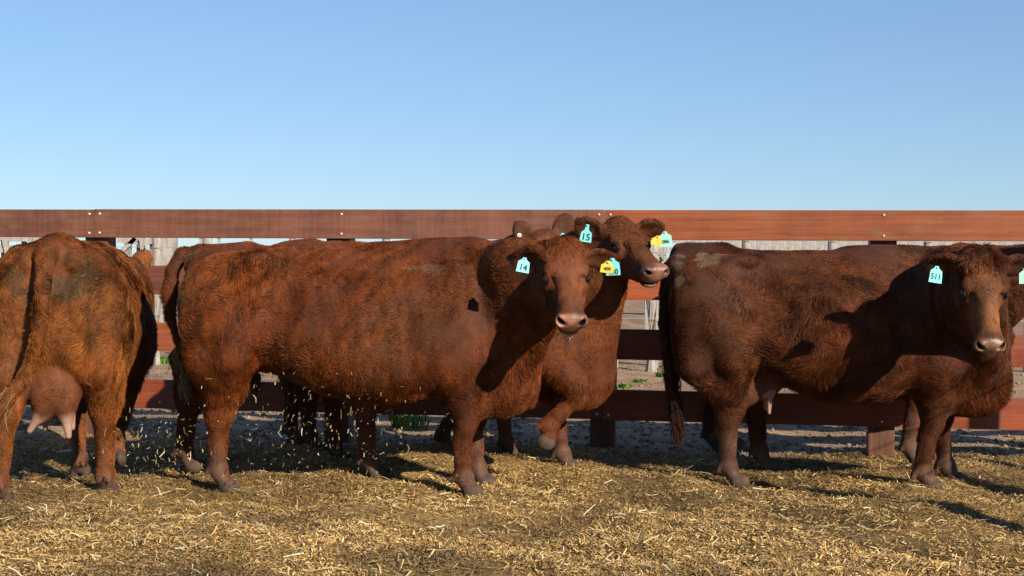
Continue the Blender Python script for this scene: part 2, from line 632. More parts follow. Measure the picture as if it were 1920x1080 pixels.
def build_ground():
    ys = np.concatenate([np.arange(-12, 4.2, 0.8), np.arange(4.2, 10.6, 0.022), np.arange(10.6, 14, 0.05), np.arange(14, 24, 0.14),
                         np.geomspace(24, 1500, 60)])
    xs = np.concatenate([-np.geomspace(900, 5.2, 40), np.arange(-5.1, -3.6, 0.08), np.arange(-3.6, 3.8, 0.024), np.arange(3.8, 5.2, 0.08), np.geomspace(5.2, 900, 40)])
    X, Yg = np.meshgrid(xs, ys, indexing='ij')
    X = X.ravel(); Yg = Yg.ravel()
    Z = ground_z(X, Yg)
    nx, ny = len(xs), len(ys)
    i, j = np.meshgrid(np.arange(nx - 1), np.arange(ny - 1), indexing='ij')
    a = (i * ny + j).ravel()
    Fq = np.stack([a, a + ny, a + ny + 1, a + 1], 1)
    me = np_mesh('ground', np.stack([X, Yg, Z], 1), Fq)
    P = np.stack([X, Yg, Z * 0], 1)
    w = straw_w(X, Yg)[:, None]
    v1 = gn1(P)[:, None]; v2 = gn2(P)[:, None]
    straw = np.array([0.24, 0.155, 0.062]) * (1 + 0.18 * v1 + 0.12 * v2)
    earth = np.array([0.33, 0.225, 0.150]) * (1 + 0.13 * v1 + 0.08 * v2)
    dung = np.clip((bn(P * 1.7 + 5) - 0.5) * 1.6, 0, 1)[:, None]
    straw = straw * (1 - 0.5 * dung) + np.array([0.07, 0.055, 0.035]) * 0.5 * dung
    C = straw * w + earth * (1 - w)
    set_attr(me, 'col', np.clip(C, 0.01, 1))
    o = link('ground', me, M['ground'], None, True)
    tag(o, kind='structure')
    return o


build_ground()


def bits_mesh(name, P, L, Wd, yaw, pitch, bend, C):
    """many little bent strips: P (n,3) centres, L lengths, Wd widths"""
    n = len(P)
    d = np.stack([np.cos(yaw) * np.cos(pitch), np.sin(yaw) * np.cos(pitch), np.sin(pitch)], 1)
    up = np.array([0, 0, 1.0])
    s = np.cross(d, up); s /= np.linalg.norm(s, axis=1)[:, None]
    roll = np.random.default_rng(5).uniform(-0.9, 0.9, n)
    nn = np.cross(s, d)
    s = s * np.cos(roll)[:, None] + nn * np.sin(roll)[:, None]
    mid = P + nn * (bend * L)[:, None]
    a = P - d * (L / 2)[:, None]; b = P + d * (L / 2)[:, None]
    hw = (Wd / 2)[:, None]
    V = np.stack([a - s * hw, a + s * hw, mid - s * hw, mid + s * hw, b - s * hw * .7, b + s * hw * .7], 1).reshape(-1, 3)
    base = (np.arange(n) * 6)[:, None]
    Fq = np.concatenate([base + np.array([[0, 2, 3, 1]]), base + np.array([[2, 4, 5, 3]])], 0)
    me = np_mesh(name, V, Fq)
    set_attr(me, 'col', np.repeat(C, 6, 0))
    return me


def straw_colours(n, r):
    pal = np.array([(0.44, 0.31, 0.13), (0.34, 0.23, 0.095), (0.26, 0.17, 0.075), (0.52, 0.40, 0.20), (0.17, 0.11, 0.055),
                    (0.40, 0.26, 0.09), (0.55, 0.47, 0.30), (0.10, 0.07, 0.04), (0.30, 0.26, 0.10)])
    c = pal[r.choice(len(pal), n, p=[.16, .20, .18, .07, .14, .11, .025, .085, .03])]
    return c * r.uniform(0.85, 1.35, (n, 1)) * np.array([1.10, 1.02, 0.92])


def build_straw():
    r = np.random.default_rng(77)
    n = 470000
    Yv = 5.1 + (10.3 - 5.1) * r.random(n) ** 1.25
    X = (r.random(n) * 2 - 1) * (Yv * 0.40 + 0.9)
    w = straw_w(X, Yv)
    clump = SNoise(7, 5.0, 2)(np.stack([X, Yv, 0 * X], 1))
    keep = r.random(n) < np.clip(w + 0.05, 0, 1) * np.clip(0.78 + 0.3 * clump, 0.25, 1)
    X, Yv = X[keep], Yv[keep]
    n = len(X)
    Z = ground_z(X, Yv) + r.random(n) * 0.012 + 0.001
    L = np.clip(r.lognormal(math.log(0.0155), 0.50, n), 0.007, 0.10)
    Wd = np.clip(r.normal(0.0038, 0.0013, n), 0.0016, 0.009)
    pitch = r.normal(0.05, 0.33, n)
    Z += np.abs(np.sin(pitch)) * L * 0.4
    P3 = np.stack([X, Yv, 0 * X], 1)
    tone = np.clip(0.86 + 0.17 * SNoise(8, 6.0, 3, 0.6)(P3) + 0.10 * SNoise(9, 1.5, 2)(P3), 0.42, 1.25)[:, None]
    dk = np.clip((bn(P3 * 2.3 + 9) - 0.85) * 2.0, 0, 0.5)[:, None]
    me = bits_mesh('straw_litter', np.stack([X, Yv, Z], 1), L, Wd, r.uniform(0, 6.283, n), pitch, r.normal(0, 0.12, n),
                   straw_colours(n, r) * tone * (1 - dk) + np.array([0.075, 0.05, 0.03]) * dk)
    o = link('straw_litter', me, M['straw'])
    tag(o, 'golden brown chopped straw litter covering the pen floor', 'straw', kind='stuff')
    # fewer, longer pieces and pale husks on top
    n = 1500
    Yv = 5.3 + 4.2 * r.random(n); X = (r.random(n) * 2 - 1) * Yv * 0.40
    w = straw_w(X, Yv) > 0.4
    X, Yv = X[w], Yv[w]; n = len(X)
    Z = ground_z(X, Yv) + 0.012 + r.random(n) * 0.010
    L = np.clip(r.lognormal(math.log(0.065), 0.4, n), 0.03, 0.16)
    Wd = r.uniform(0.003, 0.007, n)
    C = np.array([(0.55, 0.43, 0.20), (0.62, 0.54, 0.36), (0.45, 0.33, 0.14)])[r.choice(3, n)] * r.uniform(0.8, 1.15, (n, 1))
    pitch = r.normal(0.12, 0.22, n)
    me = bits_mesh('long_straw', np.stack([X, Yv, Z], 1), L, Wd, r.uniform(0, 6.283, n), pitch, r.normal(0, 0.10, n), C)
    o = link('long_straw', me, M['straw'])
    tag(o, 'longer pale straw stalks and husks lying on top of the litter', 'straw', kind='stuff')
    # bare earth: clods
    n = 16000
    Yv = 9.0 + 10 * r.random(n) ** 1.4; X = (r.random(n) * 2 - 1) * Yv * 0.40
    w = straw_w(X, Yv) < 0.6
    X, Yv = X[w], Yv[w]; n = len(X)
    s = np.clip(r.lognormal(math.log(0.010), 0.5, n), 0.004, 0.03)
    octv = np.array([(1, 0, 0), (0, 1, 0), (-1, 0, 0), (0, -1, 0), (0, 0, 0.8), (0, 0, -0.7)], float)
    V = octv[None] * s[:, None, None] * r.uniform(0.6, 1.3, (n, 6, 3))
    V = V + np.stack([X, Yv, ground_z(X, Yv) + s * 0.2], 1)[:, None, :]
    tri = np.array([(0, 1, 4), (1, 2, 4), (2, 3, 4), (3, 0, 4), (1, 0, 5), (2, 1, 5), (3, 2, 5), (0, 3, 5)])
    Fq = ((np.arange(n) * 6)[:, None, None] + tri[None]).reshape(-1, 3)
    me = np_mesh('earth_clods', V.reshape(-1, 3), Fq)
    C = np.array([0.29, 0.20, 0.135]) * r.uniform(0.65, 1.25, (n, 1))
    set_attr(me, 'col', np.repeat(C, 6, 0))
    o = link('earth_clods', me, M['ground'])
    tag(o, 'brown earth clods scattered on the bare ground around the fence', 'clods', kind='stuff')
    # straw thrown up by the hooves
    n = 620
    cx = np.concatenate([r.normal(600, 105, 390), r.normal(300, 60, 230)])
    cy = np.concatenate([r.normal(815, 62, 390), r.normal(845, 38, 230)])
    cy = np.clip(cy, 700, 905)
    dep = np.concatenate([r.uniform(7.0, 7.25, 390), r.uniform(6.9, 7.6, 230)])
    P = np.array([tuple(at(a, b, c)) for a, b, c in zip(cx, cy, dep)])
    P[:, 2] = np.maximum(P[:, 2], 0.01)
    L = np.clip(r.lognormal(math.log(0.016), 0.5, n), 0.006, 0.05)
    me = bits_mesh('flying_straw', P, L, r.uniform(0.002, 0.0055, n), r.uniform(0, 6.28, n), r.normal(0, 0.9, n), r.normal(0, 0.2, n),
                   np.array([(0.45, 0.34, 0.15), (0.6, 0.52, 0.34), (0.30, 0.21, 0.08)])[r.choice(3, n, p=[.4,.25,.35])] * r.uniform(0.4, 0.95, (n, 1)))
    o = link('flying_straw', me, M['straw'])
    tag(o, 'loose straw bits kicked up in the air around the hind legs', 'straw', kind='stuff')


build_straw()


# ------------------------------------------------------------------ the board fence
def build_fence():
    th = math.atan(-0.156)
    root = empty('board_fence', (0, 9.72, 0), th)
    tag(root, 'reddish brown varnished four rail board fence running behind all the cows', 'fence')
    ca = math.cos(th)

    def s_of(px):           # distance along the fence for an image column
        k = (px - 960) / F_PX
        x = 9.72 * k / (1 + 0.156 * k)
        return x / ca
    posts = [s_of(175), s_of(630), s_of(1131), s_of(1657)]
    step = (posts[3] - posts[0]) / 3
    posts = [posts[0] - 2 * step, posts[0] - step] + posts + [posts[3] + step, posts[3] + 2 * step, posts[3] + 3 * step]
    # rails: z bottoms
    zb = [0.174, 0.592, 1.008, 1.423]
    hgt = 0.208
    joints = [posts[0], posts[2], posts[4], posts[6], posts[8]]
    rr = random.Random(4)
    tint = {  # (span, rail) -> colour
        (0, 3): (0.150, 0.060, 0.037), (1, 3): (0.158, 0.062, 0.037), (2, 3): (0.26, 0.072, 0.022), (3, 3): (0.25, 0.066, 0.022),
        (0, 2): (0.17, 0.06, 0.036), (1, 2): (0.15, 0.050, 0.030), (2, 2): (0.32, 0.075, 0.022), (3, 2): (0.27, 0.055, 0.02),
        (0, 1): (0.22, 0.06, 0.022), (1, 1): (0.27, 0.075, 0.026), (2, 1): (0.25, 0.055, 0.02), (3, 1): (0.26, 0.055, 0.024),
        (0, 0): (0.2, 0.05, 0.022), (1, 0): (0.23, 0.052, 0.02), (2, 0): (0.24, 0.05, 0.018), (3, 0): (0.28, 0.055, 0.021)}
    for i in range(4):
        for k in range(4):
            a, b = joints[i], joints[i + 1]
            L = b - a - 0.004
            m = MB().box((0, 0, 0), (L, 0.038, hgt + rr.uniform(-.004, .004)))
            o = m.build('board', M['board'], root, bevel=0.003)
            o.location = ((a + b) / 2, 0.019 + rr.uniform(0, .002), zb[k] + hgt / 2 + rr.uniform(-.003, .003))
            o.rotation_euler = (0, rr.uniform(-.0008, .0008), 0)
            c = tint[(i, k)]
            o.color = (*c, 0.8 if (i <= 1 and k == 3) else 0.15)
            if k == 3 and i == 1: o['label'] = 'dull brown top board with fine vertical saw marks'
            if k == 3 and i == 2: o['label'] = 'bright orange red top board'
            for (px, dz) in [(q, z) for q in (a + 0.045, (a + b) / 2, b - 0.035) for z in (-0.07, 0.07)]:
                bl = MB().tube([(0, 0.004, 0), (0, -0.004, 0), (0, -0.007, 0)], [0.0095, 0.009, 0.005], 10).build('bolt', M['bolt'], o, smooth=False)
                bl.location = (px - (a + b) / 2, -0.019, dz)
    pm = None
    for p in posts:
        if pm is None:
            pm = MB().box((0, 0, 0.72), (0.175, 0.15, 1.64)).mesh('post', 0.008)
            pm.materials.append(M['post'])
        o = link('post', pm, None, root)
        o.location = (p, 0.038 + 0.002 + 0.078, -0.02)
        o.rotation_euler = (0, 0, rr.uniform(-.02, .02))
    return root


build_fence()


# ------------------------------------------------------------------ what stands behind the fence
def leaf_clump(px, py, size, hgt, label, seed, n=70, grass=False):
    g = gp(px, py)
    r = np.random.default_rng(seed)
    V = []; Fc = []; C = []
    for i in range(n):
        a = r.uniform(0, 6.283); rad = size * math.sqrt(r.random())
        b = np.array([math.cos(a) * rad, math.sin(a) * rad * 0.6, 0])
        L = hgt * r.uniform(0.5, 1.2)
        lean = np.array([math.cos(a), math.sin(a), 0]) * r.uniform(0.2, 0.9) * L
        w = (0.006 if grass else 0.022) * r.uniform(0.7, 1.4)
        sd = np.array([-math.sin(a + r.normal()), math.cos(a), 0]) * w
        tip = b + lean + np.array([0, 0, L]); md = b + lean * 0.35 + np.array([0, 0, L * 0.62])
        k = len(V)
        V += [b - sd * .3, b + sd * .3, md + sd, md - sd, tip]
        Fc += [(k, k + 1, k + 2, k + 3), (k + 3, k + 2, k + 4)]
        C += [np.array([0.085, 0.17, 0.03]) * r.uniform(0.6, 1.4)] * 5
    me = bpy.data.meshes.new('weed'); me.from_pydata([tuple(v) for v in V], [], Fc)
    set_attr(me, 'col', np.array(C))
    o = link('weed_clump' if not grass else 'grass_tuft', me, M['leaf'])
    o.location = (g.x, g.y, float(ground_z(np.array([g.x]), np.array([g.y]))[0]))
    tag(o, label, 'weed' if not grass else 'grass tuft', 'green weeds on the bare ground beyond the fence')


def post_thing(px, Y, w, top, label, name='weathered_post', group='grey posts beyond the fence'):
    p = at(px, 600, Y)
    m = MB()
    lean = random.uniform(-.02, .02)
    m.tube([(0, 0, -0.1), (lean * .5, 0, top / 2), (lean, 0, top)], [w / 2, w / 2 * 0.96, w / 2 * .9], 9)
    o = m.build(name, M['grey_wood'])
    o.location = (p.x, Y, 0)
    tag(o, label, 'post', group)
    return o


def build_background():
    # wire fence of grey posts, 17.8 m away
    Yf = 17.8
    root = empty('wire_fence', (0, Yf, 0))
    tag(root, 'grey wooden post and wire fence standing on the bare ground beyond the board fence', 'fence')
    X = lambda px, Y=Yf: (px - 960) * Y / F_PX
    for px, w in ((-60, .14), (294, .13), (388, .13), (548, .09), (724, .11), (905, .12), (1148, .14), (1222, .17), (1400, .12), (1560, .12), (1738, .13), (1800, .04), (1930, .13), (2100, .13)):
        m = MB().tube([(0, 0, -0.1), (random.uniform(-.01, .01), 0, 0.9), (random.uniform(-.02, .02), 0, 1.9)], [w / 2, w / 2 * .97, w / 2 * .9], 9)
        o = m.build('post', M['grey_wood'], root)
        o.location = (X(px), 0, 0)
    for px in (376, 410, 470, 1158, 1233, 1246, 640, 817):
        m = MB().box((0, 0, 0.9), (0.035, 0.03, 1.8))
        o = m.build('dropper', M['grey_wood'], root); o.location = (X(px), 0, 0)
    for z in (0.35, 0.65, 0.95, 1.25, 1.5, 1.66):
        o = MB().tube([(X(-400), -0.08, z), (X(960), -0.08, z - .02), (X(2300), -0.08, z)], 0.004, 5).build('wire', M['wire'], root)
    # timber loading chute at the left
    Yc = 23.0
    c = at(290, 600, Yc)
    ch = empty('loading_chute', (c.x, Yc, 0))
    tag(ch, 'weathered grey timber loading chute with crossed braces seen between the top boards', 'loading chute')
    P = lambda px, py, dy=0.0: (at(px, py, Yc).x - c.x, dy, at(px, py, Yc).z)
    for px, w in ((240, .10), (264, .12), (305, .20), (323, .15), (285, .07)):
        p = P(px, 500)
        MB().box((p[0], 0, 0.95), (w, w, 2.2)).build('upright', M['grey_wood'], ch, bevel=.01)
    for k, (a, b, w) in enumerate((((225, 449), (262, 453), .11), ((262, 458), (300, 449), .10), ((262, 476), (300, 470), .09), ((225, 484), (262, 484), .10),
                    ((240, 497), (330, 497), .14), ((240, 520), (330, 520), .12), ((225, 478), (258, 447), .07))):
        MB().bar(P(*a, -0.12), P(*b, -0.12), w, .05).build('rail', M['grey_wood'], ch)
    for a, b, w in (((270, 447), (276, 497), .06), ((300, 452), (280, 500), .05), ((262, 488), (284, 508), .05)):
        MB().bar(P(*a, -0.18), P(*b, -0.18), w, .04).build('brace', M['grey_wood'], ch)
    # grey timber gate at the far left edge
    c2 = at(30, 600, Yc)
    g1 = empty('timber_gate', (c2.x, Yc, 0))
    tag(g1, 'weathered grey timber gate with a diagonal brace at the far left edge', 'gate')
    P1 = lambda px, py, dy=0.0: (at(px, py, Yc).x - c2.x, dy, at(px, py, Yc).z)
    for px, w in ((9, .10), (45, .07), (-40, .15), (110, .15)):
        p = P1(px, 500); MB().box((p[0], 0, 0.9), (w, w * .8, 2.1)).build('upright', M['grey_wood'], g1)
    for y, w in ((446, .12), (468, .10), (500, .12), (530, .12), (560, .12)):
        MB().bar(P1(-40, y, -.1), P1(110, y, -.1), w, .05).build('rail', M['grey_wood'], g1)
    MB().bar(P1(14, 447, -.15), P1(40, 560, -.15), .08, .04).build('brace', M['grey_wood'], g1)
    # panel right of the centre
    Yp = 21.0
    c3 = at(1270, 600, Yp)
    g2 = empty('timber_hurdle', (c3.x, Yp, 0))
    tag(g2, 'weathered grey timber hurdle with slanted braces between the raised head and the right cow', 'hurdle')
    P2 = lambda px, py, dy=0.0: (at(px, py, Yp).x - c3.x, dy, at(px, py, Yp).z)
    for px, w in ((1215, .09), (1236, .07), (1302, .14), (1345, .1)):
        p = P2(px, 500); MB().box((p[0], 0, 0.9), (w, w * .8, 2.05)).build('upright', M['grey_wood'], g2)
    for y, w in ((450, .08), (468, .06), (486, .06), (504, .10), (526, .1)):
        MB().bar(P2(1210, y, -.09), P2(1360, y, -.09), w, .05).build('rail', M['grey_wood'], g2)
    for a, b in (((1232, 466), (1262, 512)), ((1303, 452), (1278, 480))):
        MB().bar(P2(*a, -.14), P2(*b, -.14), .07, .04).build('brace', M['grey_wood'], g2)
    # long grey board wall far behind on the right
    Yw = 42.0
    x0, x1 = (1290 - 960) * Yw / F_PX, (2250 - 960) * Yw / F_PX
    wl = empty('board_wall', ((x0 + x1) / 2, Yw, 0))
    tag(wl, 'long low wall of weathered grey boards far beyond the fence at the right', 'wall')
    n = 34; bw = (x1 - x0) / n
    hh = 2.32
    for i in range(n):
        o = MB().box((0, 0, hh / 2), (bw * 0.94, .04, hh + random.uniform(-.05, .05))).build('board', M['grey_wood'], wl)
        o.location = (-(x1 - x0) / 2 + bw * (i + .5), random.uniform(-.01, .01), 0)
    Yw = 44.0
    x0, x1 = (770 - 960) * Yw / F_PX, (985 - 960) * Yw / F_PX
    wl = empty('board_wall', ((x0 + x1) / 2, Yw, 0))
    tag(wl, 'short grey board wall far beyond the fence showing above the middle cow', 'wall')
    n = 12; bw = (x1 - x0) / n
    for i in range(n):
        o = MB().box((0, 0, 1.12), (bw * 0.93, .04, 2.24 + random.uniform(-.08, .08))).build('board', M['grey_wood'], wl)
        o.location = (-(x1 - x0) / 2 + bw * (i + .5), random.uniform(-.01, .01), 0)
    leaf_clump(296, 684, 0.17, 0.10, 'leafy green weed beside the grey post between the two left cows', 1, 90)
    leaf_clump(768, 800, 0.14, 0.14, 'green grass tuft below the middle cow just beyond the bottom rail', 2, 160, True)
    leaf_clump(1172, 722, 0.07, 0.05, 'small green weed low in the gap between the raised head cow and right cow', 3, 40)
    leaf_clump(1200, 712, 0.08, 0.05, 'second small green weed from the left in the gap by the dark post', 4, 36)
    leaf_clump(1246, 706, 0.09, 0.06, 'green weed nearest the tail of the right cow', 5, 50)
    leaf_clump(1905, 800, 0.12, 0.06, 'green weed under the bottom rail at the right edge', 6, 50)


build_background()


# ------------------------------------------------------------------ side fence of the pen, right of the picture
def build_side_fence():
    root = empty('wire_side_fence', (3.4, 4.8, 0))
    tag(root, 'post and wire fence closing the pen on the right', 'fence')
    base = [(3.5, 5.3), (3.95, 6.3), (4.46, 7.4), (5.4, 8.0), (5.9, 9.0)]
    for i, (x, y) in enumerate(base):
        h = 1.6 + 0.1 * math.sin(i * 2.1)
        m = MB().tube([(0, 0, -0.1), (0.01, 0, h / 2), (0.0, 0.015, h)], [.085, .08, .075], 9)
        o = m.build('post', M['grey_wood'], root, smooth=False)
        o.location = (x - 3.4, y - 4.8, 0)
    for z in (0.4, 0.8, 1.2, 1.5):
        MB().tube([(3.5 - 3.4, 5.3 - 4.8, z), (3.95 - 3.4, 6.3 - 4.8, z - .01), (5.9 - 3.4, 9.0 - 4.8, z)], 0.004, 5).build('wire', M['wire'], root)


build_side_fence()
# ------------------------------------------------------------------ the cows
TORSO = [(-0.905, 1.14, 0.94, 0.05), (-0.885, 1.245, 0.80, 0.19), (-0.83, 1.300, 0.70, 0.26), (-0.72, 1.322, 0.64, 0.295),
         (-0.58, 1.330, 0.64, 0.315), (-0.38, 1.326, 0.605, 0.335), (-0.15, 1.314, 0.52, 0.37), (0.08, 1.308, 0.475, 0.385),
         (0.28, 1.312, 0.475, 0.37), (0.45, 1.324, 0.52, 0.335), (0.60, 1.325, 0.55, 0.30), (0.75, 1.305, 0.55, 0.26),
         (0.88, 1.25, 0.56, 0.19), (0.955, 1.10, 0.62, 0.12), (0.99, 0.95, 0.75, 0.04)]


def mid3(a, b):
    return (np.array(a) + np.array(b)) / 2


def make_cow(label, group, px, Y, yaw, feet, poll, nose_dir, face_up, ears, tail, coat, hairs, h=0.009,
             wide=1.0, scale=1.0, seed=1, lifted=None, udder=None, dung=None, mud=0.5, tags=(), hair_len=1.0,
             muzzle_col=(0.235, 0.105, 0.068), brisket=1.0, switch=(600, 1.0, 0.3), face_col=(0.19, 0.065, 0.024), forelock=0, tail_w=1.0, extra=None):
    base = at(px, 0, Y)
    root = empty('cow', (base.x, base.y, 0), yaw)
    tag(root, label, 'cow', group)
    Rw = Matrix.Rotation(yaw, 3, 'Z')
    Mi = Rw.inverted()
    o0 = Vector((base.x, base.y, 0))

    def loc(w):
        return np.array(Mi @ (Vector(w) - o0))

    def ldir(w):
        return unit(np.array(Mi @ Vector(w)))
    s = SDF()
    st = [(x, (z1 - 0.0) * scale, z0 * scale, w * wide) for x, z1, z0, w in TORSO]
    s.torso(st, top=0.17)
    W = wide
    # rump, hooks, pins, shoulder, ribs
    for sy in (-1, 1):
        s.ell((-0.50, sy * 0.215 * W, 1.25 * scale), (0.10, 0.055, 0.045), k=0.07)
        s.ell((-0.85, sy * 0.11 * W, 1.21 * scale), (0.065, 0.06, 0.07), k=0.05)
        s.ell((-0.66, sy * 0.185 * W, 0.98), (0.24, 0.155 * W, 0.31), k=0.06)
        s.ell((0.56, sy * 0.215 * W, 0.98), (0.17, 0.10, 0.28), k=0.07)
        s.ell((0.66, sy * 0.17 * W, 0.80), (0.13, 0.11, 0.15), k=0.07)
        s.ell((0.40, sy * 0.22 * W, 0.80), (0.13, 0.09, 0.17), k=0.08)
        s.ell((-0.34, sy * 0.365 * W, 1.04), (0.10, 0.06, 0.13), k=0.08, sub=True)
        s.ell((0.33, sy * 0.40 * W, 0.92), (0.05, 0.055, 0.24), k=0.07, sub=True)
        s.ell((0.74, sy * 0.30 * W, 0.98), (0.05, 0.06, 0.22), k=0.06, sub=True)
    s.ell((0.84, 0, 0.60), (0.17, 0.125, 0.19 * brisket), k=0.09)
    s.ell((0.70, 0, 0.50), (0.18, 0.12, 0.10 * brisket), k=0.08)
    s.cone((-0.85, 0, 1.285 * scale), (-0.6, 0, 1.285 * scale), 0.035, 0.05, 0.08)
    s.cone((0.1, 0, 1.275 * scale), (0.62, 0, 1.29 * scale), 0.035, 0.05, 0.08)

    # ---- legs: feet in the order hind right, hind left, front right, front left
    lifted = lifted or {}
    hooves = []
    for i, ft in enumerate(feet):
        sy = -1 if i % 2 == 0 else 1
        ft = loc(ft)
        hind = i < 2
        up = 0.0
        if i in lifted:
            J = [loc(q) for q in lifted[i]]
            ft = J[-1]
        else:
            J = None
        if hind:
            hip = np.array([-0.62, sy * 0.15 * W, 0.98]); stifle = np.array([-0.605 + 0.35 * (ft[0] + .68), sy * 0.215 * W, 0.72])
            hock = np.array([ft[0] * 0.85 - 0.130, 0.35 * sy * 0.2 * W + 0.65 * ft[1], 0.395])
            fet = np.array([ft[0] - 0.055, ft[1], ft[2] + 0.125])
            if J: hock, fet = J[0], J[1]
            s.cone(hip, stifle + (0, 0, 0.05), 0.18, 0.125, 0.08)
            s.cone((-0.745, sy * 0.17 * W, 1.00), (-0.755, sy * 0.185 * W, 0.68), 0.135, 0.100, 0.07)
            s.cone(stifle + (0.0, 0, 0.0), hock + (0.02, 0, 0.05), 0.125, 0.072, 0.06)
            s.cone(np.array([-0.76, sy * 0.185 * W, 0.72]), hock + (-0.015, 0, 0.06), 0.105, 0.060, 0.08)
            s.cone(mid3(hip, stifle), mid3(hip, stifle) * 0.3 + (hock + (0.0, 0, .12)) * 0.7, 0.14, 0.085, 0.07)
            s.ell(hock + (0.0, 0, 0.01), (0.076, 0.055, 0.10), k=0.04)
            s.cone(hock + (-0.055, 0, 0.065), hock + (-0.045, 0, -0.02), 0.030, 0.030, 0.03)
            s.cone(hock + (-0.055, 0, 0.065), hock + (-0.065, 0, 0.26), 0.026, 0.05, 0.05)
            s.cone(hock, fet, 0.054, 0.043, 0.02)
            s.cone(hock + (-0.040, 0, -0.02), fet + (-0.022, 0, 0.02), 0.030, 0.030, 0.015)
        else:
            sh = np.array([0.64, sy * 0.18 * W, 0.85]); elb = np.array([0.53, sy * 0.20 * W, 0.74])
            kn = np.array([0.58 + 0.62 * (ft[0] - .60), 0.3 * sy * 0.17 * W + 0.7 * ft[1], 0.37])
            fet = np.array([ft[0] - 0.045, ft[1], ft[2] + 0.118])
            if J: kn, fet = J[0], J[1]
            s.cone(sh, elb, 0.14, 0.125, 0.06)
            s.cone(elb + (0.02, 0, 0), kn + (0, 0, 0.06), 0.125, 0.066, 0.08)
            s.cone(elb + (0.11, 0, -0.02), kn + (0.02, 0, 0.09), 0.10, 0.055, 0.07)
            s.ell(kn + (0.008, 0, 0), (0.062, 0.058, 0.075), k=0.03)
            s.cone(kn, fet, 0.045, 0.038, 0.02)
            s.cone(kn + (-0.03, 0, -0.03), fet + (-0.022, 0, 0.02), 0.030, 0.028, 0.015)
        ax = np.array([1.0, 0, 0]); dn = np.array([0, 0, -1.0])
        if J:
            dn = unit(J[2] - J[1]); ax = unit(np.array([1.0, 0, 0]) - dn * dn[0] + 1e-6)
            if len(lifted[i]) > 3: ax = unit(np.array(lifted[i][3]) * 1.0)
        lat = np.cross(dn, ax); lat = unit(lat)
        R = np.stack([ax, lat, -dn], 1)
        s.ell(fet, (0.056, 0.050, 0.048), k=0.02)
        past = fet + dn * 0.05 + ax * 0.025
        s.cone(fet, past, 0.043, 0.044, 0.02)
        hc = ft - dn * 0.0
        for q in (-1, 1):
            c0 = hc - dn * 0.038 + lat * q * 0.031 + ax * 0.0
            s.cone(past + lat * q * 0.012, c0, 0.034, 0.031, 0.008)
            s.ell(c0 + dn * 0.004 + ax * 0.012, (0.056, 0.029, 0.043), R, k=0.005)
            s.cone(fet - ax * 0.045 + lat * q * 0.025 + dn * 0.0, fet - ax * 0.06 + lat * q * 0.027 + dn * 0.03, 0.014, 0.010, 0.01)
        hooves.append((hc, dn))

    # ---- neck and head
    hp = loc(poll)
    hx = ldir(nose_dir)
    hz = ldir(face_up); hz = unit(hz - hx * (hx @ hz))
    hy = np.cross(hz, hx)
    R = np.stack([hx, hy, hz], 1)

    def H(x, y, z):
        return hp + R @ np.array([x, y, z], float)
    mid = lambda a, b, t: np.array(a) * (1 - t) + np.array(b) * t
    nb = np.array([0.68, 0, 1.16 * scale])
    back = hp + np.array([-0.05, 0, -0.10]) - hx * 0.02
    s.cone(nb, mid(nb, back, 0.55) + (0, 0, 0.02), 0.17, 0.135, 0.07)
    s.cone(mid(nb, back, 0.5) + (0, 0, 0.01), H(0.04, 0, -0.10), 0.135, 0.105, 0.06)
    s.cone((0.70, 0, 0.95), mid((0.70, 0, 0.95), H(0.09, 0, -0.17), 0.6), 0.20, 0.145, 0.07)
    s.cone(mid((0.70, 0, 0.95), H(0.09, 0, -0.17), 0.55), H(0.11, 0, -0.16), 0.15, 0.10, 0.06)
    s.cone((0.82, 0, 0.72), mid((0.82, 0, 0.72), H(0.13, 0, -0.21), 0.65), 0.14, 0.085, 0.07)
    s.cone((0.90, 0, 0.62), mid((0.90, 0, 0.62), H(0.15, 0, -0.23), 0.85), 0.07, 0.04, 0.07)
    # skull
    s.ell(H(0.045, 0, -0.075), (0.085, 0.096, 0.085), R, 0.04)
    s.ell(H(0.01, 0, -0.03), (0.05, 0.065, 0.045), R, 0.05)
    s.ell(H(0.135, 0, -0.080), (0.135, 0.112, 0.082), R, 0.04)
    s.cone(H(0.19, 0, -0.080), H(0.41, 0, -0.092), 0.082, 0.058, 0.04)
    for q in (-1, 1):
        s.ell(H(0.160, q * 0.090, -0.045), (0.050, 0.030, 0.028), R, 0.03)      # brow
        s.ell(H(0.225, q * 0.085, -0.098), (0.05, 0.022, 0.018), R, 0.02)
        s.ell(H(0.17, q * 0.062, -0.165), (0.125, 0.045, 0.095), R, 0.05)      # cheek
        s.ell(H(0.26, q * 0.060, -0.105), (0.09, 0.030, 0.020), R, 0.03)       # cheek ridge
        s.cone(H(0.15, q * 0.050, -0.225), H(0.36, q * 0.028, -0.165), 0.040, 0.034, 0.04)   # jaw
    for q in (-1, 1):
        s.ell(H(0.335, q * 0.098, -0.115), (0.085, 0.030, 0.060), R, 0.035, sub=True)
        s.ell(H(0.095, q * 0.122, -0.060), (0.045, 0.022, 0.030), R, 0.02, sub=True)
        s.ell(H(0.255, q * 0.075, -0.040), (0.050, 0.020, 0.014), R, 0.02, sub=True)
    s.ell(H(0.30, 0, -0.130), (0.13, 0.060, 0.055), R, 0.04)
    s.ell(H(0.432, 0, -0.102), (0.054, 0.076, 0.062), R, 0.03)
    s.cone(H(0.24, 0, -0.062), H(0.40, 0, -0.068), 0.045, 0.040, 0.03)
    s.ell(H(0.466, 0, -0.085), (0.034, 0.068, 0.045), R, 0.025)
    s.ell(H(0.438, 0, -0.158), (0.042, 0.055, 0.030), R, 0.025)
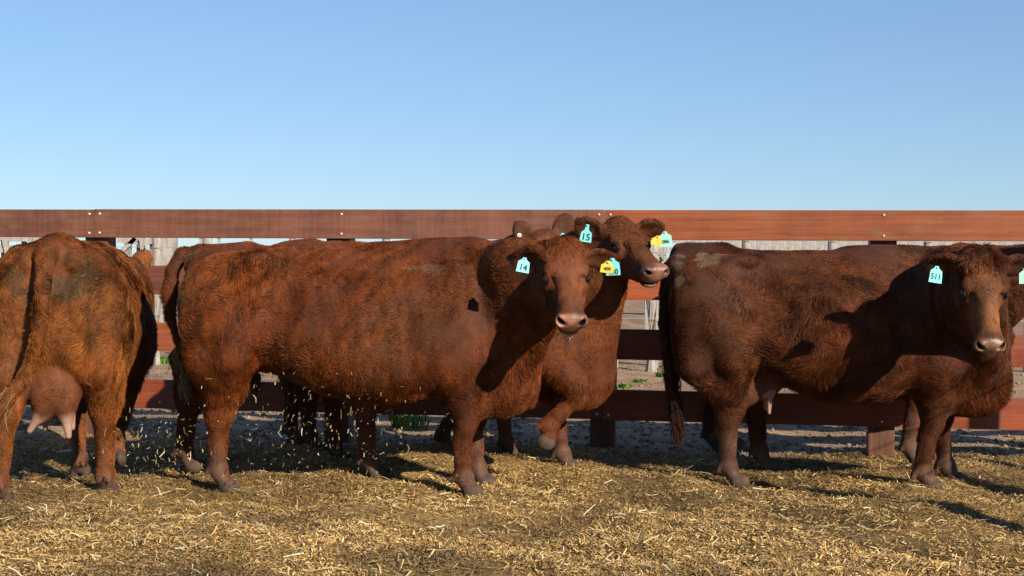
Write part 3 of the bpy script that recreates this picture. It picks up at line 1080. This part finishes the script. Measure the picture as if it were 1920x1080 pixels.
    for q in (-1, 1):
        s.ell(H(0.468, q * 0.054, -0.074), (0.034, 0.026, 0.032), R, 0.02)
        la = R @ unit([-0.25, q * 0.85, 0.50]); fa = unit(hx - la * (hx @ la)); Rn = np.stack([la, fa, np.cross(la, fa)], 1)
        s.ell(H(0.484, q * 0.051, -0.062), (0.027, 0.034, 0.0135), Rn, 0.008, sub=True)
        s.ell(H(0.198, q * 0.116, -0.066), (0.027, 0.020, 0.019), R, 0.010, sub=True)   # socket
    s.ell(H(0.47, 0, -0.148), (0.050, 0.070, 0.004), R, 0.008, sub=True)        # mouth line
    # ears: ears[q] = (direction, facing) in world space for right (-1) and left (+1)
    ear_c = {}
    for q in (-1, 1):
        ed, ef = ears[q]
        ed = ldir(ed); ef = ldir(ef); ef = unit(ef - ed * (ef @ ed)); ew = np.cross(ef, ed)
        Re = np.stack([ed, ef, ew], 1)
        b0 = H(0.035, q * 0.095, -0.060)
        c0 = b0 + ed * 0.095
        s.cone(b0 - ed * 0.02, b0 + ed * 0.07, 0.042, 0.032, 0.03)
        s.ell(c0, (0.092, 0.026, 0.064), Re, 0.025)
        s.ell(c0 + ef * 0.030 + ed * 0.005, (0.072, 0.021, 0.046), Re, 0.015, sub=True)
        ear_c[q] = (b0, ed, ef, ew)
    # ---- tail
    tp = [np.array(p, float) for p in tail]
    nt = len(tp)
    tr = [tail_w * a for a in [0.045, 0.040] + [0.034 - 0.018 * i / nt for i in range(nt - 2)]]
    s.chain(tp, tr, 0.035)
    # ---- udder
    ud_c = None; teats = []
    if udder:
        ud_c, ur = np.array(udder['c'], float), udder['r']
        s.ell(ud_c, ur, k=0.06)
        s.ell(ud_c + (-ur[0] * 0.35, ur[1] * 0.45, -0.06), (ur[0] * .6, ur[1] * .55, ur[2] * .75), k=0.03)
        s.ell(ud_c + (-ur[0] * 0.35, -ur[1] * 0.45, -0.06), (ur[0] * .6, ur[1] * .55, ur[2] * .75), k=0.03)
        for t in udder['teats']:
            a = np.array(t[0], float); b = np.array(t[1], float)
            s.cone(a, b, t[2], t[2] * 0.55, 0.03)
            teats.append((a, b))
    if extra: extra(s)
    ln = SNoise(seed, 7.0, 2, 0.5); ln2 = SNoise(seed + 3, 24, 1); ln3 = SNoise(seed + 4, 48, 2)

    def lumps(P):
        body = np.clip((P[:, 2] - 0.45) / 0.3, 0, 1)
        hd = np.exp(-(((P - hp) ** 2).sum(1)) / 0.18)
        return (0.009 * ln(P) + 0.0022 * ln2(P)) * body * (1 - hd) + 0.0016 * hd * ln3(P)
    allp = np.array([c for c, *_ in s.prims[1:]])
    lo = [min(-1.05, tp[-1][0] - .12, allp[:, 0].min() - 0.25), min(-0.55 * W, allp[:, 1].min() - 0.25), -0.08]
    hi = [max(1.05, H(.55, 0, 0)[0] + .1, allp[:, 0].max() + .2), max(0.55 * W, allp[:, 1].max() + 0.25), max(1.45, hp[2] + 0.3)]
    for q in (-1, 1):
        e = ear_c[q][0] + ear_c[q][1] * 0.25
        lo = [min(lo[i], e[i] - 0.05) for i in range(3)]; hi = [max(hi[i], e[i] + .05) for i in range(3)]
    lo = [min(lo[i], H(.55, 0, -.1)[i] - 0.1) if i < 2 else lo[i] for i in range(3)]
    V, Fq = s.mesh(lo, hi, h, lumps)

    # ---- colours
    cn = SNoise(seed + 11, 3.2, 3, 0.6); cn2 = SNoise(seed + 12, 15, 3, 0.6); cn3 = SNoise(seed + 13, 9, 2); cn4 = SNoise(seed + 14, 55, 2); cn5 = SNoise(seed + 15, 1.0, 2)
    coat = np.array(coat)
    sm = lambda x, a, b: np.clip((x - a) / (b - a), 0, 1) ** 2 * (3 - 2 * np.clip((x - a) / (b - a), 0, 1))

    def hloc(P):
        return (P - hp) @ R

    def colf(P):
        n1 = cn(P)[:, None]; n2 = cn2(P)[:, None]
        c = coat * (1 + 0.13 * n1 + 0.10 * n2)
        c = c * (1 + np.array([0.0, 0.06, 0.12]) * (cn3(P)[:, None]))

        def mix(c, w, col):
            return c * (1 - w[:, None]) + np.array(col) * w[:, None]
        # muddy lower legs
        w = sm(-P[:, 2] + 0.10 * cn2(P), -0.30, -0.06) * 0.75 * mud
        w = np.maximum(w, sm(-P[:, 2] + 0.04 * cn2(P), -0.16, -0.08) * 0.72)
        c = mix(c, w, (0.125, 0.070, 0.048))
        for hc, dn in hooves:
            dd = np.linalg.norm(P - hc, axis=1)
            hh_ = -(P - hc) @ dn
            w = sm(-dd, -0.17, -0.13) * sm(-hh_ + 0.008 * cn2(P), -0.078, -0.064)
            c = mix(c, w * 0.92, (0.088, 0.060, 0.044))
        # belly a little dusty and darker fringe
        q = hloc(P)
        near = (q[:, 0] > -0.05) & (q[:, 0] < 0.56) & (np.abs(q[:, 1]) < 0.16) & (q[:, 2] < 0.08) & (q[:, 2] > -0.3)
        if near.any():
            qq = q[near]; cc = c[near]
            cc = mix(cc, sm(qq[:, 0] + 0.03 * cn2(P[near]), -0.02, 0.24) * 0.6 * (1 - 0.75 * sm(np.abs(qq[:, 1]), 0.04, 0.115)) * sm(qq[:, 2], -0.20, -0.08), np.array(face_col) * (1 + 0.2 * cn2(P[near])[:, None] + 0.20 * cn5(qq * np.array([12.0, 95.0, 60.0]))[:, None]))
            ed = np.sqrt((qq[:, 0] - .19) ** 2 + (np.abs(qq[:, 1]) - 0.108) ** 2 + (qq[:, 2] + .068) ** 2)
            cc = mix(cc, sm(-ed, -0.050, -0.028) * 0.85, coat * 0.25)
            wz = sm(qq[:, 0], 0.448, 0.466)
            cc = mix(cc, sm(qq[:, 0], 0.39, 0.44) * 0.6, coat * 0.55)
            cc = mix(cc, wz, np.array(muzzle_col) * (1 + 0.22 * cn4(P[near]) * 0.6 + 0.25 * cn2(P[near]))[:, None])
            u1 = (qq[:, 0] - .476); u2 = np.abs(qq[:, 1]) - .051; u3 = qq[:, 2] + .062
            lg = -0.25 * u1 + 0.85 * u2 + 0.5 * u3; sh_ = -0.5 * u2 + 0.85 * u3
            nd = np.sqrt((lg / 0.026) ** 2 + (sh_ / 0.0135) ** 2 + (u1 / 0.05) ** 2)
            cc = mix(cc, sm(-nd, -1.15, -0.85) * 0.97, (0.008, 0.004, 0.003))  # nostril hollows painted near black, their inner shade put into the colour
            cc = mix(cc, wz * sm(-np.abs(qq[:, 2] + 0.150), -0.012, -0.005) * 0.8, (0.06, 0.025, 0.02))
            c[near] = cc
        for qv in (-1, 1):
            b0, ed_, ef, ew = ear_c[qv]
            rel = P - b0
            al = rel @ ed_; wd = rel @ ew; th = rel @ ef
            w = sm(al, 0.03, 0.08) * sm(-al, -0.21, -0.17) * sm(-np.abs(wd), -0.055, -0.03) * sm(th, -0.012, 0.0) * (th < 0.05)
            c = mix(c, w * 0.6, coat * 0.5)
        if ud_c is not None:
            dd = np.sqrt((((P - ud_c) / (np.array(ur) * 1.25)) ** 2).sum(1))
            w = sm(-dd, -1.15, -0.8) * sm(-P[:, 2], -(ud_c[2] + 0.10), -(ud_c[2] - 0.04))
            c = mix(c, w * 0.6, udder.get('col', (0.30, 0.125, 0.082)))
            for a, b in teats:
                ba = b - a; t = np.clip(((P - a) @ ba) / (ba @ ba), 0, 1)
                dd = np.linalg.norm(P - a - t[:, None] * ba, axis=1)
                c = mix(c, sm(-dd, -0.055, -0.03) * 0.92, (0.40, 0.235, 0.175))
        if dung is not None:
            for (dc, dr, amt, dcol) in dung:
                dd = np.sqrt((((P - np.array(dc)) / np.array(dr)) ** 2).sum(1)) + 0.30 * cn2(P) + 0.15 * cn3(P) + 0.28 * cn4(P)
                c = mix(c, sm(-dd, -1.1, -0.65) * amt, dcol)
        return np.clip(c, 0.003, 1)
    C = colf(V)
    q = hloc(V)
    rough = np.full((len(V), 1), 0.75)
    wet = (q[:, 0] > 0.45) & (np.abs(q[:, 1]) < 0.13) & (q[:, 2] > -0.16) & (q[:, 2] < 0.0)
    rough[wet] = 0.3
    me = np_mesh('cow_body', V, Fq)
    skin = C.copy()
    furry = (q[:, 0] < 0.44) | (np.abs(q[:, 1]) > 0.2) | (q[:, 2] < -0.25)
    me_c = np.concatenate([skin * np.where(furry, 0.75, 1.0)[:, None], rough], 1)
    set_attr(me, 'col', me_c)
    body = link('body', me, M['hide'], root, smooth=True)

    # ---- eyes
    for qv in (-1, 1):
        c = H(0.197, qv * 0.0985, -0.070)
        eb = ball((0.0, 0.0, 0.0), 0.0215)
        o = link('eye', eb, M['eye'], root, True)
        o.location = Vector(c)
        lid = MB()
        pts = []
        for i in range(7):
            a = math.pi * (0.08 + 0.84 * i / 6)
            pts.append(H(0.198 + 0.028 * math.cos(a), qv * (0.110 - 0.010 * abs(math.cos(a))), -0.064 + 0.019 * math.sin(a)))
        lid.tube(pts, [0.002, 0.004, 0.0055, 0.006, 0.0055, 0.004, 0.002], 6)
        lo_ = lid.mesh('eyelid')
        n_ = len(lo_.vertices)
        set_attr(lo_, 'col', np.concatenate([np.tile(coat * 0.22, (n_, 1)), np.full((n_, 1), 0.6)], 1))
        link('eyelid', lo_, M['hide'], root, True)

    # ---- fur
    if hairs:
        view = unit(np.array(Mi @ (Vector((0, 0, CAM_H)) - o0 - Vector((0, 0, 0.8)))))

        def lenf(P):
            L = np.full(len(P), 0.026) * (1 + 0.25 * cn(P))
            L = np.where(P[:, 2] < 0.50, 0.017, L)
            L = np.where(P[:, 2] < 0.16, 0.010, L)
            L += 0.020 * sm(-P[:, 2], -0.66, -0.52) * sm(P[:, 2], 0.44, 0.50) * (np.abs(P[:, 0]) < 1.0)
            L *= 1 - 0.35 * sm(P[:, 2], 1.18, 1.30)
            q = hloc(P)
            w = (q[:, 0] > -0.08) & (q[:, 0] < 0.56) & (np.abs(q[:, 1]) < 0.17) & (q[:, 2] > -0.30) & (q[:, 2] < 0.1)
            Lh = 0.012 - 0.005 * sm(q[:, 0], 0.12, 0.40) + (0.012 + 0.022 * forelock) * sm(-q[:, 0], -0.15, -0.02)
            Lh = np.where(q[:, 0] > 0.445, 0.0, Lh)
            ed = np.sqrt((q[:, 0] - .199) ** 2 + (np.abs(q[:, 1]) - 0.112) ** 2 + (q[:, 2] + .067) ** 2)
            Lh = np.where(ed < 0.031, 0.0, Lh)
            L = np.where(w, Lh, L)
            for qv in (-1, 1):
                b0, ed_, ef, ew = ear_c[qv]
                rel = P - b0
                al = rel @ ed_; wd = rel @ ew; th = rel @ ef
                inside = (al > 0.0) & (al < 0.25) & (np.abs(wd) < 0.09) & (np.abs(th) < 0.05)
                L = np.where(inside, 0.020, L)
            for hc, dn in hooves:
                dd = np.linalg.norm(P - hc, axis=1)
                L = np.where((dd < 0.14) & (-(P - hc) @ dn < 0.075), 0.0, L)
            if ud_c is not None:
                dd = np.sqrt((((P - ud_c) / (np.array(ur) * 1.3)) ** 2).sum(1))
                L = np.where((dd < 1.1) & (P[:, 2] < ud_c[2] + 0.10), np.where(P[:, 2] > ud_c[2] - 0.085, 0.011, 0.0), L)
                for a, b in teats:
                    ba = b - a; t = np.clip(((P - a) @ ba) / (ba @ ba), 0, 1)
                    L = np.where(np.linalg.norm(P - a - t[:, None] * ba, axis=1) < 0.05, 0.0, L)
            return L * hair_len

        def dirf(P, N):
            T = np.tile(np.array([-0.75, 0, -0.75]), (len(P), 1))
            low = sm(-P[:, 2], -0.75, -0.50)[:, None]
            T = T * (1 - low) + np.array([-0.15, 0, -1.0]) * low
            fr = sm(P[:, 0], 0.60, 0.9)[:, None]
            T = T * (1 - fr) + np.array([-0.25, 0, -1.0]) * fr
            q = hloc(P)
            w = (q[:, 0] > -0.1) & (q[:, 0] < 0.56) & (np.abs(q[:, 1]) < 0.17) & (q[:, 2] > -0.30) & (q[:, 2] < 0.12)
            fd = (hx * 1.0)[None, :] + hy[None, :] * (np.sign(q[:, 1]) * 0.5 * np.minimum(np.abs(q[:, 1]) / 0.06, 1))[:, None] - hz[None, :] * 0.4
            T = np.where(w[:, None], fd, T)
            for qv in (-1, 1):
                b0, ed_, ef, ew = ear_c[qv]
                rel = P - b0
                al = rel @ ed_; wd = rel @ ew; th = rel @ ef
                inside = (al > 0.0) & (al < 0.25) & (np.abs(wd) < 0.09) & (np.abs(th) < 0.05)
                T = np.where(inside[:, None], (ed_ * 0.7)[None, :] + ew[None, :] * (np.sign(wd) * 0.9)[:, None] + np.array([0, 0, -0.3]), T)
            return T
        fur_object('fur', root, M['fur'], V, Fq, int(hairs * HAIR_Q), lenf, dirf, lambda P: colf(P) * 1.12, view, seed=seed * 7 + 1)
    # ---- tail switch
    nsw = int(switch[0])
    r = np.random.default_rng(seed + 40)
    end = tp[-1]; prev = tp[-3]
    dirn = unit(tp[-1] - tp[-2])
    pos = np.zeros((nsw, 7, 3))
    t0 = r.random(nsw)
    start = end * (1 - 0.8 * t0[:, None]) + prev * 0.8 * t0[:, None] + r.normal(size=(nsw, 3)) * 0.014
    lens = r.uniform(0.10, 0.27, nsw) * switch[1]
    spread = r.normal(size=(nsw, 3)) * 0.09
    for j in range(7):
        t = j / 6
        dvec = dirn * (1 - t * 0.5) + np.array([0, 0, -1.0]) * (0.5 * t) + spread * t
        pos[:, j] = start + dvec * (lens * t)[:, None] + 0.005 * np.sin(9 * t + r.uniform(0, 6, nsw))[:, None] * np.array([1, .6, 0])
    cu = bpy.data.hair_curves.new('tail_switch')
    cu.add_curves([7] * nsw)
    cu.attributes['position'].data.foreach_set('vector', pos.astype(np.float32).ravel())
    ra = cu.attributes.new('radius', 'FLOAT', 'POINT')
    ra.data.foreach_set('value', np.tile(0.0022 * np.array([1, 1, 1, .9, .7, .5, .2]), (nsw, 1)).astype(np.float32).ravel())
    tcol = coat * r.uniform(0.35, 1.2, (nsw, 1)) * (switch[3] if len(switch) > 3 else 1.0)  # optional fourth switch value darkens the hair, shade put into its colour
    mudd = r.random((nsw, 1)) < switch[2]
    tcol = np.where(mudd, np.array((0.20, 0.15, 0.075)) * r.uniform(0.5, 1.2, (nsw, 1)), tcol)
    ca = cu.attributes.new('col', 'FLOAT_COLOR', 'CURVE')
    ca.data.foreach_set('color', np.concatenate([tcol, np.ones((nsw, 1))], 1).astype(np.float32).ravel())
    cu.materials.append(M['fur'])
    o = bpy.data.objects.new('tail_switch', cu)
    COL.objects.link(o); o.parent = root; o['kind'] = 'stuff'

    # ---- ear tags (world-space placement near the ear, parented to the cow)
    for tg in tags:
        ear_tag(root, Mi, o0, ear_c, **tg)
    return root, H, loc


def ball(c, r, n=14):
    V = []; Fc = []
    for i in range(1, n):
        for j in range(2 * n):
            th = math.pi * i / n; ph = math.pi * j / n
            V.append((c[0] + r * math.sin(th) * math.cos(ph), c[1] + r * math.sin(th) * math.sin(ph), c[2] + r * math.cos(th)))
    m = 2 * n
    for i in range(n - 2):
        for j in range(m):
            Fc.append([i * m + j, (i + 1) * m + j, (i + 1) * m + (j + 1) % m, i * m + (j + 1) % m])
    V.append((c[0], c[1], c[2] + r)); V.append((c[0], c[1], c[2] - r))
    for j in range(m):
        Fc.append([len(V) - 2, j, (j + 1) % m])
        Fc.append([(n - 2) * m + j, len(V) - 1, (n - 2) * m + (j + 1) % m])
    me = bpy.data.meshes.new('ball'); me.from_pydata(V, [], Fc)
    return me


def plate(outline, thick):
    n = len(outline)
    V = [(x, -thick / 2, z) for x, z in outline] + [(x, thick / 2, z) for x, z in outline]
    Fc = [list(range(n))[::-1], list(range(n, 2 * n))]
    for i in range(n):
        Fc.append([i, (i + 1) % n, n + (i + 1) % n, n + i])
    me = bpy.data.meshes.new('plate'); me.from_pydata(V, [], [f[::-1] for f in Fc])
    return me


TAG_SHAPES = {
    'bottle': [(-.009, 0), (.009, 0), (.011, -.030), (.030, -.046), (.034, -.098), (-.034, -.098), (-.030, -.046), (-.011, -.030)],
    'house': [(-.008, 0), (.008, 0), (.012, -.010), (.030, -.022), (.033, -.074), (-.033, -.074), (-.030, -.022), (-.012, -.010)],
    'small': [(-.006, 0), (.006, 0), (.014, -.012), (.026, -.018), (.028, -.050), (-.028, -.050), (-.026, -.018), (-.014, -.012)],
    'round': [(.013 * math.cos(a * math.pi / 8), .013 * math.sin(a * math.pi / 8)) for a in range(16)][::-1],
}


def ear_tag(root, Mi, o0, ear_c, pos, shape='bottle', mat='tag_cyan', text=None, tilt=0.0, face=0.0, size=1.0,
            trot=0.0, tsize=0.036, label=None, toff=(0, -0.075)):
    o = link('ear_tag', plate(TAG_SHAPES[shape], 0.0025), M[mat], root)
    if label: o['label'] = label
    # world frame -> parent frame
    Mw = Matrix.Translation(Vector(pos)) @ Matrix.Rotation(face, 4, 'Z') @ Matrix.Rotation(tilt, 4, 'Y') @ Matrix.Scale(size, 4)
    Mp = Matrix.Translation(o0) @ Mi.inverted().to_4x4()
    o.matrix_local = Mp.inverted() @ Mw
    st = link('tag_stud', ball((0, -0.003, 0.0), 0.006, 6), M[mat if shape != 'round' else 'tag_cyan'], o, True)
    st.location = (0, 0, -0.006 if shape != 'round' else 0)
    if text:
        fc = bpy.data.curves.new('tag_number', 'FONT')
        fc.body = text; fc.size = tsize; fc.align_x = 'CENTER'; fc.align_y = 'CENTER'; fc.extrude = 0.0003; fc.offset = 0.0009
        fc.resolution_u = 3
        tmp = bpy.data.objects.new('tmp_text', fc); COL.objects.link(tmp)
        bpy.context.view_layer.update()
        me = bpy.data.meshes.new_from_object(tmp.evaluated_get(bpy.context.evaluated_depsgraph_get()))
        bpy.data.objects.remove(tmp)
        t = link('tag_number', me, M['ink'], o)
        t.location = (toff[0], -0.0020, toff[1]); t.rotation_euler = (math.radians(90), trot, 0)
    return o
G_COWS = 'reddish brown cows standing in the pen'


def herd():
    # --- cow B, the full side view in the middle
    r, H, loc = make_cow(
        'cow in full side view left of centre, facing the camera, tail arched off its rump', G_COWS,
        670, 7.55, math.radians(-3),
        [gp(427, 922), gp(362, 884), gp(884, 934), gp(908, 914)],
        poll=at(1058, 452, 6.98), nose_dir=(0.06, -0.68, -0.735), face_up=(0.03, -0.735, 0.68),
        ears={-1: ((-0.85, 0.45, -0.12), (-0.3, -0.8, -0.5)), 1: ((1.0, 0.25, -0.22), (0.2, -0.8, -0.6))},
        tail=[(-0.84, 0, 1.27), (-0.94, -0.03, 1.265), (-0.995, -0.05, 1.18), (-1.01, -0.05, 1.05), (-1.005, -0.04, 0.92),
              (-0.965, -0.05, 0.80), (-0.93, -0.05, 0.70), (-0.925, -0.05, 0.62)],
        coat=(0.0963, 0.0255, 0.0062), switch=(700, 0.6, 0.7), tail_w=1.35, hairs=230000, h=0.008, face_col=(0.135, 0.042, 0.015), seed=3, mud=0.75,
        dung=[((-0.90, -0.16, 1.02), (0.08, 0.14, 0.25), 0.6, (0.07, 0.05, 0.025)),
              ((0.34, -0.26, 1.21), (0.10, 0.10, 0.02), 0.22, (0.26, 0.17, 0.12))],
        tags=[dict(pos=at(984, 483, 6.88), shape='house', text='14', face=0.25, tilt=math.radians(10), trot=math.radians(4), tsize=0.044, toff=(0, -0.05),
                   label='cyan plastic ear tag reading 14'),
              dict(pos=at(1148, 484, 6.88), shape='house', size=1.15, text='430', face=-0.25, tsize=0.032, toff=(0, -0.060), tilt=math.radians(-3),
                   label='cyan plastic ear tag reading 430, half under a yellow one'),
              dict(pos=at(1140, 489, 6.84), shape='small', mat='tag_yellow', text='409', size=1.2, tsize=0.020, toff=(0, -0.034), tilt=math.radians(6),
                   label='small yellow plastic ear tag')])
    # drool under the muzzle
    d = MB()
    for i, (yy, L) in enumerate(((-0.012, .03), (0.004, .045), (0.014, .028))):
        a = H(0.452, yy, -0.175)
        d.tube([a, a + np.array([0, 0, -L * .5]), a + np.array([0.001, 0, -L])], [0.004, 0.002, 0.0028], 6)
    d.build('drool', M['drool'], r, smooth=True)

    # --- cow D, head raised, front leg lifted
    make_cow(
        'reddish brown cow with raised head and lifted front hoof in the middle', G_COWS,
        842, 8.28, math.radians(-6),
        [gp(708, 900), gp(640, 870), gp(1030, 860), gp(1067, 884)],
        poll=at(1160, 412, 7.92), nose_dir=(0.36, -0.72, -0.46), face_up=(0.12, -0.45, 0.75),
        ears={-1: ((-0.95, 0.15, 0.30), (0.1, -0.9, -0.4)), 1: ((1.0, -0.05, 0.12), (0.1, -0.85, -0.5))},
        tail=[(-0.86, 0, 1.29), (-0.95, 0, 1.22), (-0.99, 0, 1.05), (-0.99, 0, 0.85), (-0.98, 0, 0.7), (-0.97, 0, .6)],
        coat=(0.1108, 0.0304, 0.0075), hairs=110000, h=0.0085, face_col=(0.19, 0.065, 0.022), seed=9, mud=0.9, brisket=1.15,
        lifted={2: [at(1078, 745, 7.85), at(1030, 800, 7.85), at(1016, 838, 7.85)]},
        tags=[dict(pos=at(1102, 421, 7.75), shape='bottle', text='15', face=-0.2, tilt=math.radians(8), tsize=0.052, toff=(0, -0.072),
                   label='cyan plastic ear tag reading 15'),
              dict(pos=at(1246, 434, 7.72), shape='house', mat='tag_green', size=1.15, text='086', tsize=0.024, toff=(0, -0.05), tilt=math.radians(-6),
                   label='faded green plastic ear tag behind a yellow one'),
              dict(pos=at(1234, 442, 7.70), shape='small', mat='tag_yellow', size=1.1, tilt=math.radians(14),
                   label='small yellow plastic ear tag')])

    # --- cow E, right side
    make_cow(
        'dark brown cow in full side view at the right, forelock over its face', G_COWS,
        1560, 7.92, math.radians(-7),
        [gp(1383, 914), gp(1440, 882), gp(1746, 924), gp(1788, 908)],
        poll=at(1845, 474, 6.95), nose_dir=(-0.02, -0.42, -0.90), face_up=(0.0, -0.9, 0.42),
        ears={-1: ((-1.0, 0.22, -0.04), (-0.1, -0.8, -0.6)), 1: ((1.0, 0.5, -0.05), (0.2, -0.8, -0.6))},
        tail=[(-0.82, 0, 1.26), (-0.90, -0.02, 1.21), (-0.935, -0.03, 1.08), (-0.935, -0.04, 0.90), (-0.915, -0.05, 0.74),
              (-0.895, -0.04, 0.60), (-0.875, -0.03, 0.48), (-0.855, -0.02, 0.36)],
        coat=(0.0636, 0.0183, 0.0062), switch=(900, 0.7, 0.0, 0.4), tail_w=1.0, hairs=220000, scale=1.012, h=0.008, face_col=(0.215, 0.080, 0.028), forelock=1, seed=17, mud=0.9, hair_len=1.15, muzzle_col=(0.19, 0.105, 0.068),
        udder=dict(c=(-0.42, 0, 0.58), r=(0.17, 0.14, 0.12), col=(0.16, 0.06, 0.035),
                   teats=[((-0.33, -0.08, 0.50), (-0.335, -0.085, 0.40), 0.021), ((-0.52, -0.08, 0.50), (-0.53, -0.085, 0.41), 0.022),
                          ((-0.34, 0.06, 0.50), (-0.345, 0.06, 0.41), 0.022)]),
        dung=[((-0.88, -0.18, 1.14), (0.15, 0.14, 0.14), 0.42, (0.16, 0.125, 0.085)),
              ((-0.70, -0.20, 1.265), (0.13, 0.06, 0.03), 0.35, (0.20, 0.15, 0.09)),
              ((0.30, -0.30, 1.22), (0.03, 0.06, 0.02), 0.4, (0.3, 0.22, 0.16))],
        tags=[dict(pos=at(1757, 499, 6.86), shape='house', text='511', face=0.3, tilt=math.radians(8), tsize=0.036, toff=(0, -0.048), size=1.12, trot=0.0,
                   label='cyan plastic ear tag with dark handwritten digits'),
              dict(pos=at(1922, 503, 7.05), shape='house', mat='tag_green', tilt=math.radians(-4), size=1.05)])

    # --- cow A, rear view at the left
    tA = [(-0.84, 0.01, 1.28), (-0.92, 0.02, 1.25), (-0.985, 0.02, 1.10), (-1.00, 0.03, 0.90), (-1.01, 0.06, 0.74),
          (-1.03, 0.13, 0.60), (-1.06, 0.21, 0.49), (-1.08, 0.29, 0.40)]
    make_cow(
        'lighter brown cow seen from behind at the left edge with full udder and hanging tail', G_COWS,
        154, 7.95, math.radians(98),
        [gp(200, 930), gp(2, 945), gp(214, 868), gp(150, 895)],
        poll=at(224, 494, 8.98), nose_dir=(-0.15, 0.80, -0.6), face_up=(-0.05, 0.6, 0.8),
        ears={-1: ((0.42, 0.1, 0.85), (-0.2, 1, -0.2)), 1: ((-1.0, 0.1, 0.1), (0, 1, -0.2))},
        tail=tA, coat=(0.1329, 0.0414, 0.0098), hairs=200000, seed=23, mud=0.45, wide=1.03, hair_len=1.15,
        lifted={2: [at(222, 790, 8.25), at(217, 822, 8.1), at(216, 870, 8.0)]},
        tail_w=1.2, udder=dict(c=(-0.70, 0.0, 0.58), r=(0.16, 0.12, 0.18), col=(0.13, 0.044, 0.022),
                   teats=[((-0.78, -0.06, 0.42), (-0.79, -0.075, 0.315), 0.030), ((-0.78, 0.07, 0.43), (-0.79, 0.12, 0.345), 0.030),
                          ((-0.64, -0.06, 0.42), (-0.64, -0.07, 0.34), 0.026), ((-0.64, 0.06, 0.42), (-0.64, 0.07, 0.34), 0.026)]),
        dung=[((-0.90, -0.14, 1.12), (0.20, 0.08, 0.11), 0.62, (0.045, 0.034, 0.016)),
              ((-0.90, 0.17, 1.12), (0.20, 0.07, 0.12), 0.62, (0.045, 0.035, 0.016))])

    # --- cow C, behind the middle cow
    make_cow(
        'cow mostly hidden behind the middle cow, its ear with a round cream button tag showing', G_COWS,
        762, 9.02, math.radians(1),
        [gp(596, 850), gp(560, 836), gp(962, 862), gp(842, 850)],
        poll=at(1018, 438, 8.72), nose_dir=(0.35, -0.55, -0.76), face_up=(0.1, -0.76, 0.55),
        ears={-1: ((-0.45, 0.1, 0.9), (0.1, -1, -0.1)), 1: ((0.35, 0.1, 0.95), (0.1, -1, -0.1))},
        tail=[(-0.86, 0, 1.29), (-0.95, 0, 1.22), (-0.99, 0, 1.05), (-0.99, 0, 0.85), (-0.98, 0, 0.7), (-0.97, 0, .6)],
        coat=(0.1011, 0.0279, 0.0075), hairs=30000, seed=31, h=0.0125, scale=1.03, wide=0.92,
        tags=[dict(pos=at(974, 441, 8.60), shape='round', mat='tag_cream', label='round cream button ear tag'),
              dict(pos=at(1055, 437, 8.60), shape='house', size=0.9, label='plain cyan plastic ear tag')])

    # --- cow F, behind the right cow
    make_cow(
        'dark cow mostly hidden behind the right one, neck showing at the right edge', G_COWS,
        1552, 8.98, math.radians(-2),
        [gp(1345, 846), gp(1380, 840), gp(1716, 872), gp(1745, 852)],
        poll=at(1958, 452, 8.55), nose_dir=(0.75, -0.40, -0.55), face_up=(0.35, -0.3, 0.85),
        ears={-1: ((-0.50, -0.35, 0.6), (0.6, -0.5, -0.1)), 1: ((0.3, 0.8, 0.4), (0.6, -0.5, -0.1))},
        tail=[(-0.86, 0, 1.29), (-0.95, 0, 1.22), (-0.99, 0, 1.05), (-0.99, 0, 0.85), (-0.98, 0, 0.7), (-0.97, 0, .6)],
        coat=(0.0722, 0.0203, 0.0075), hairs=40000, seed=37, h=0.0125, wide=0.9, scale=0.94)


herd()
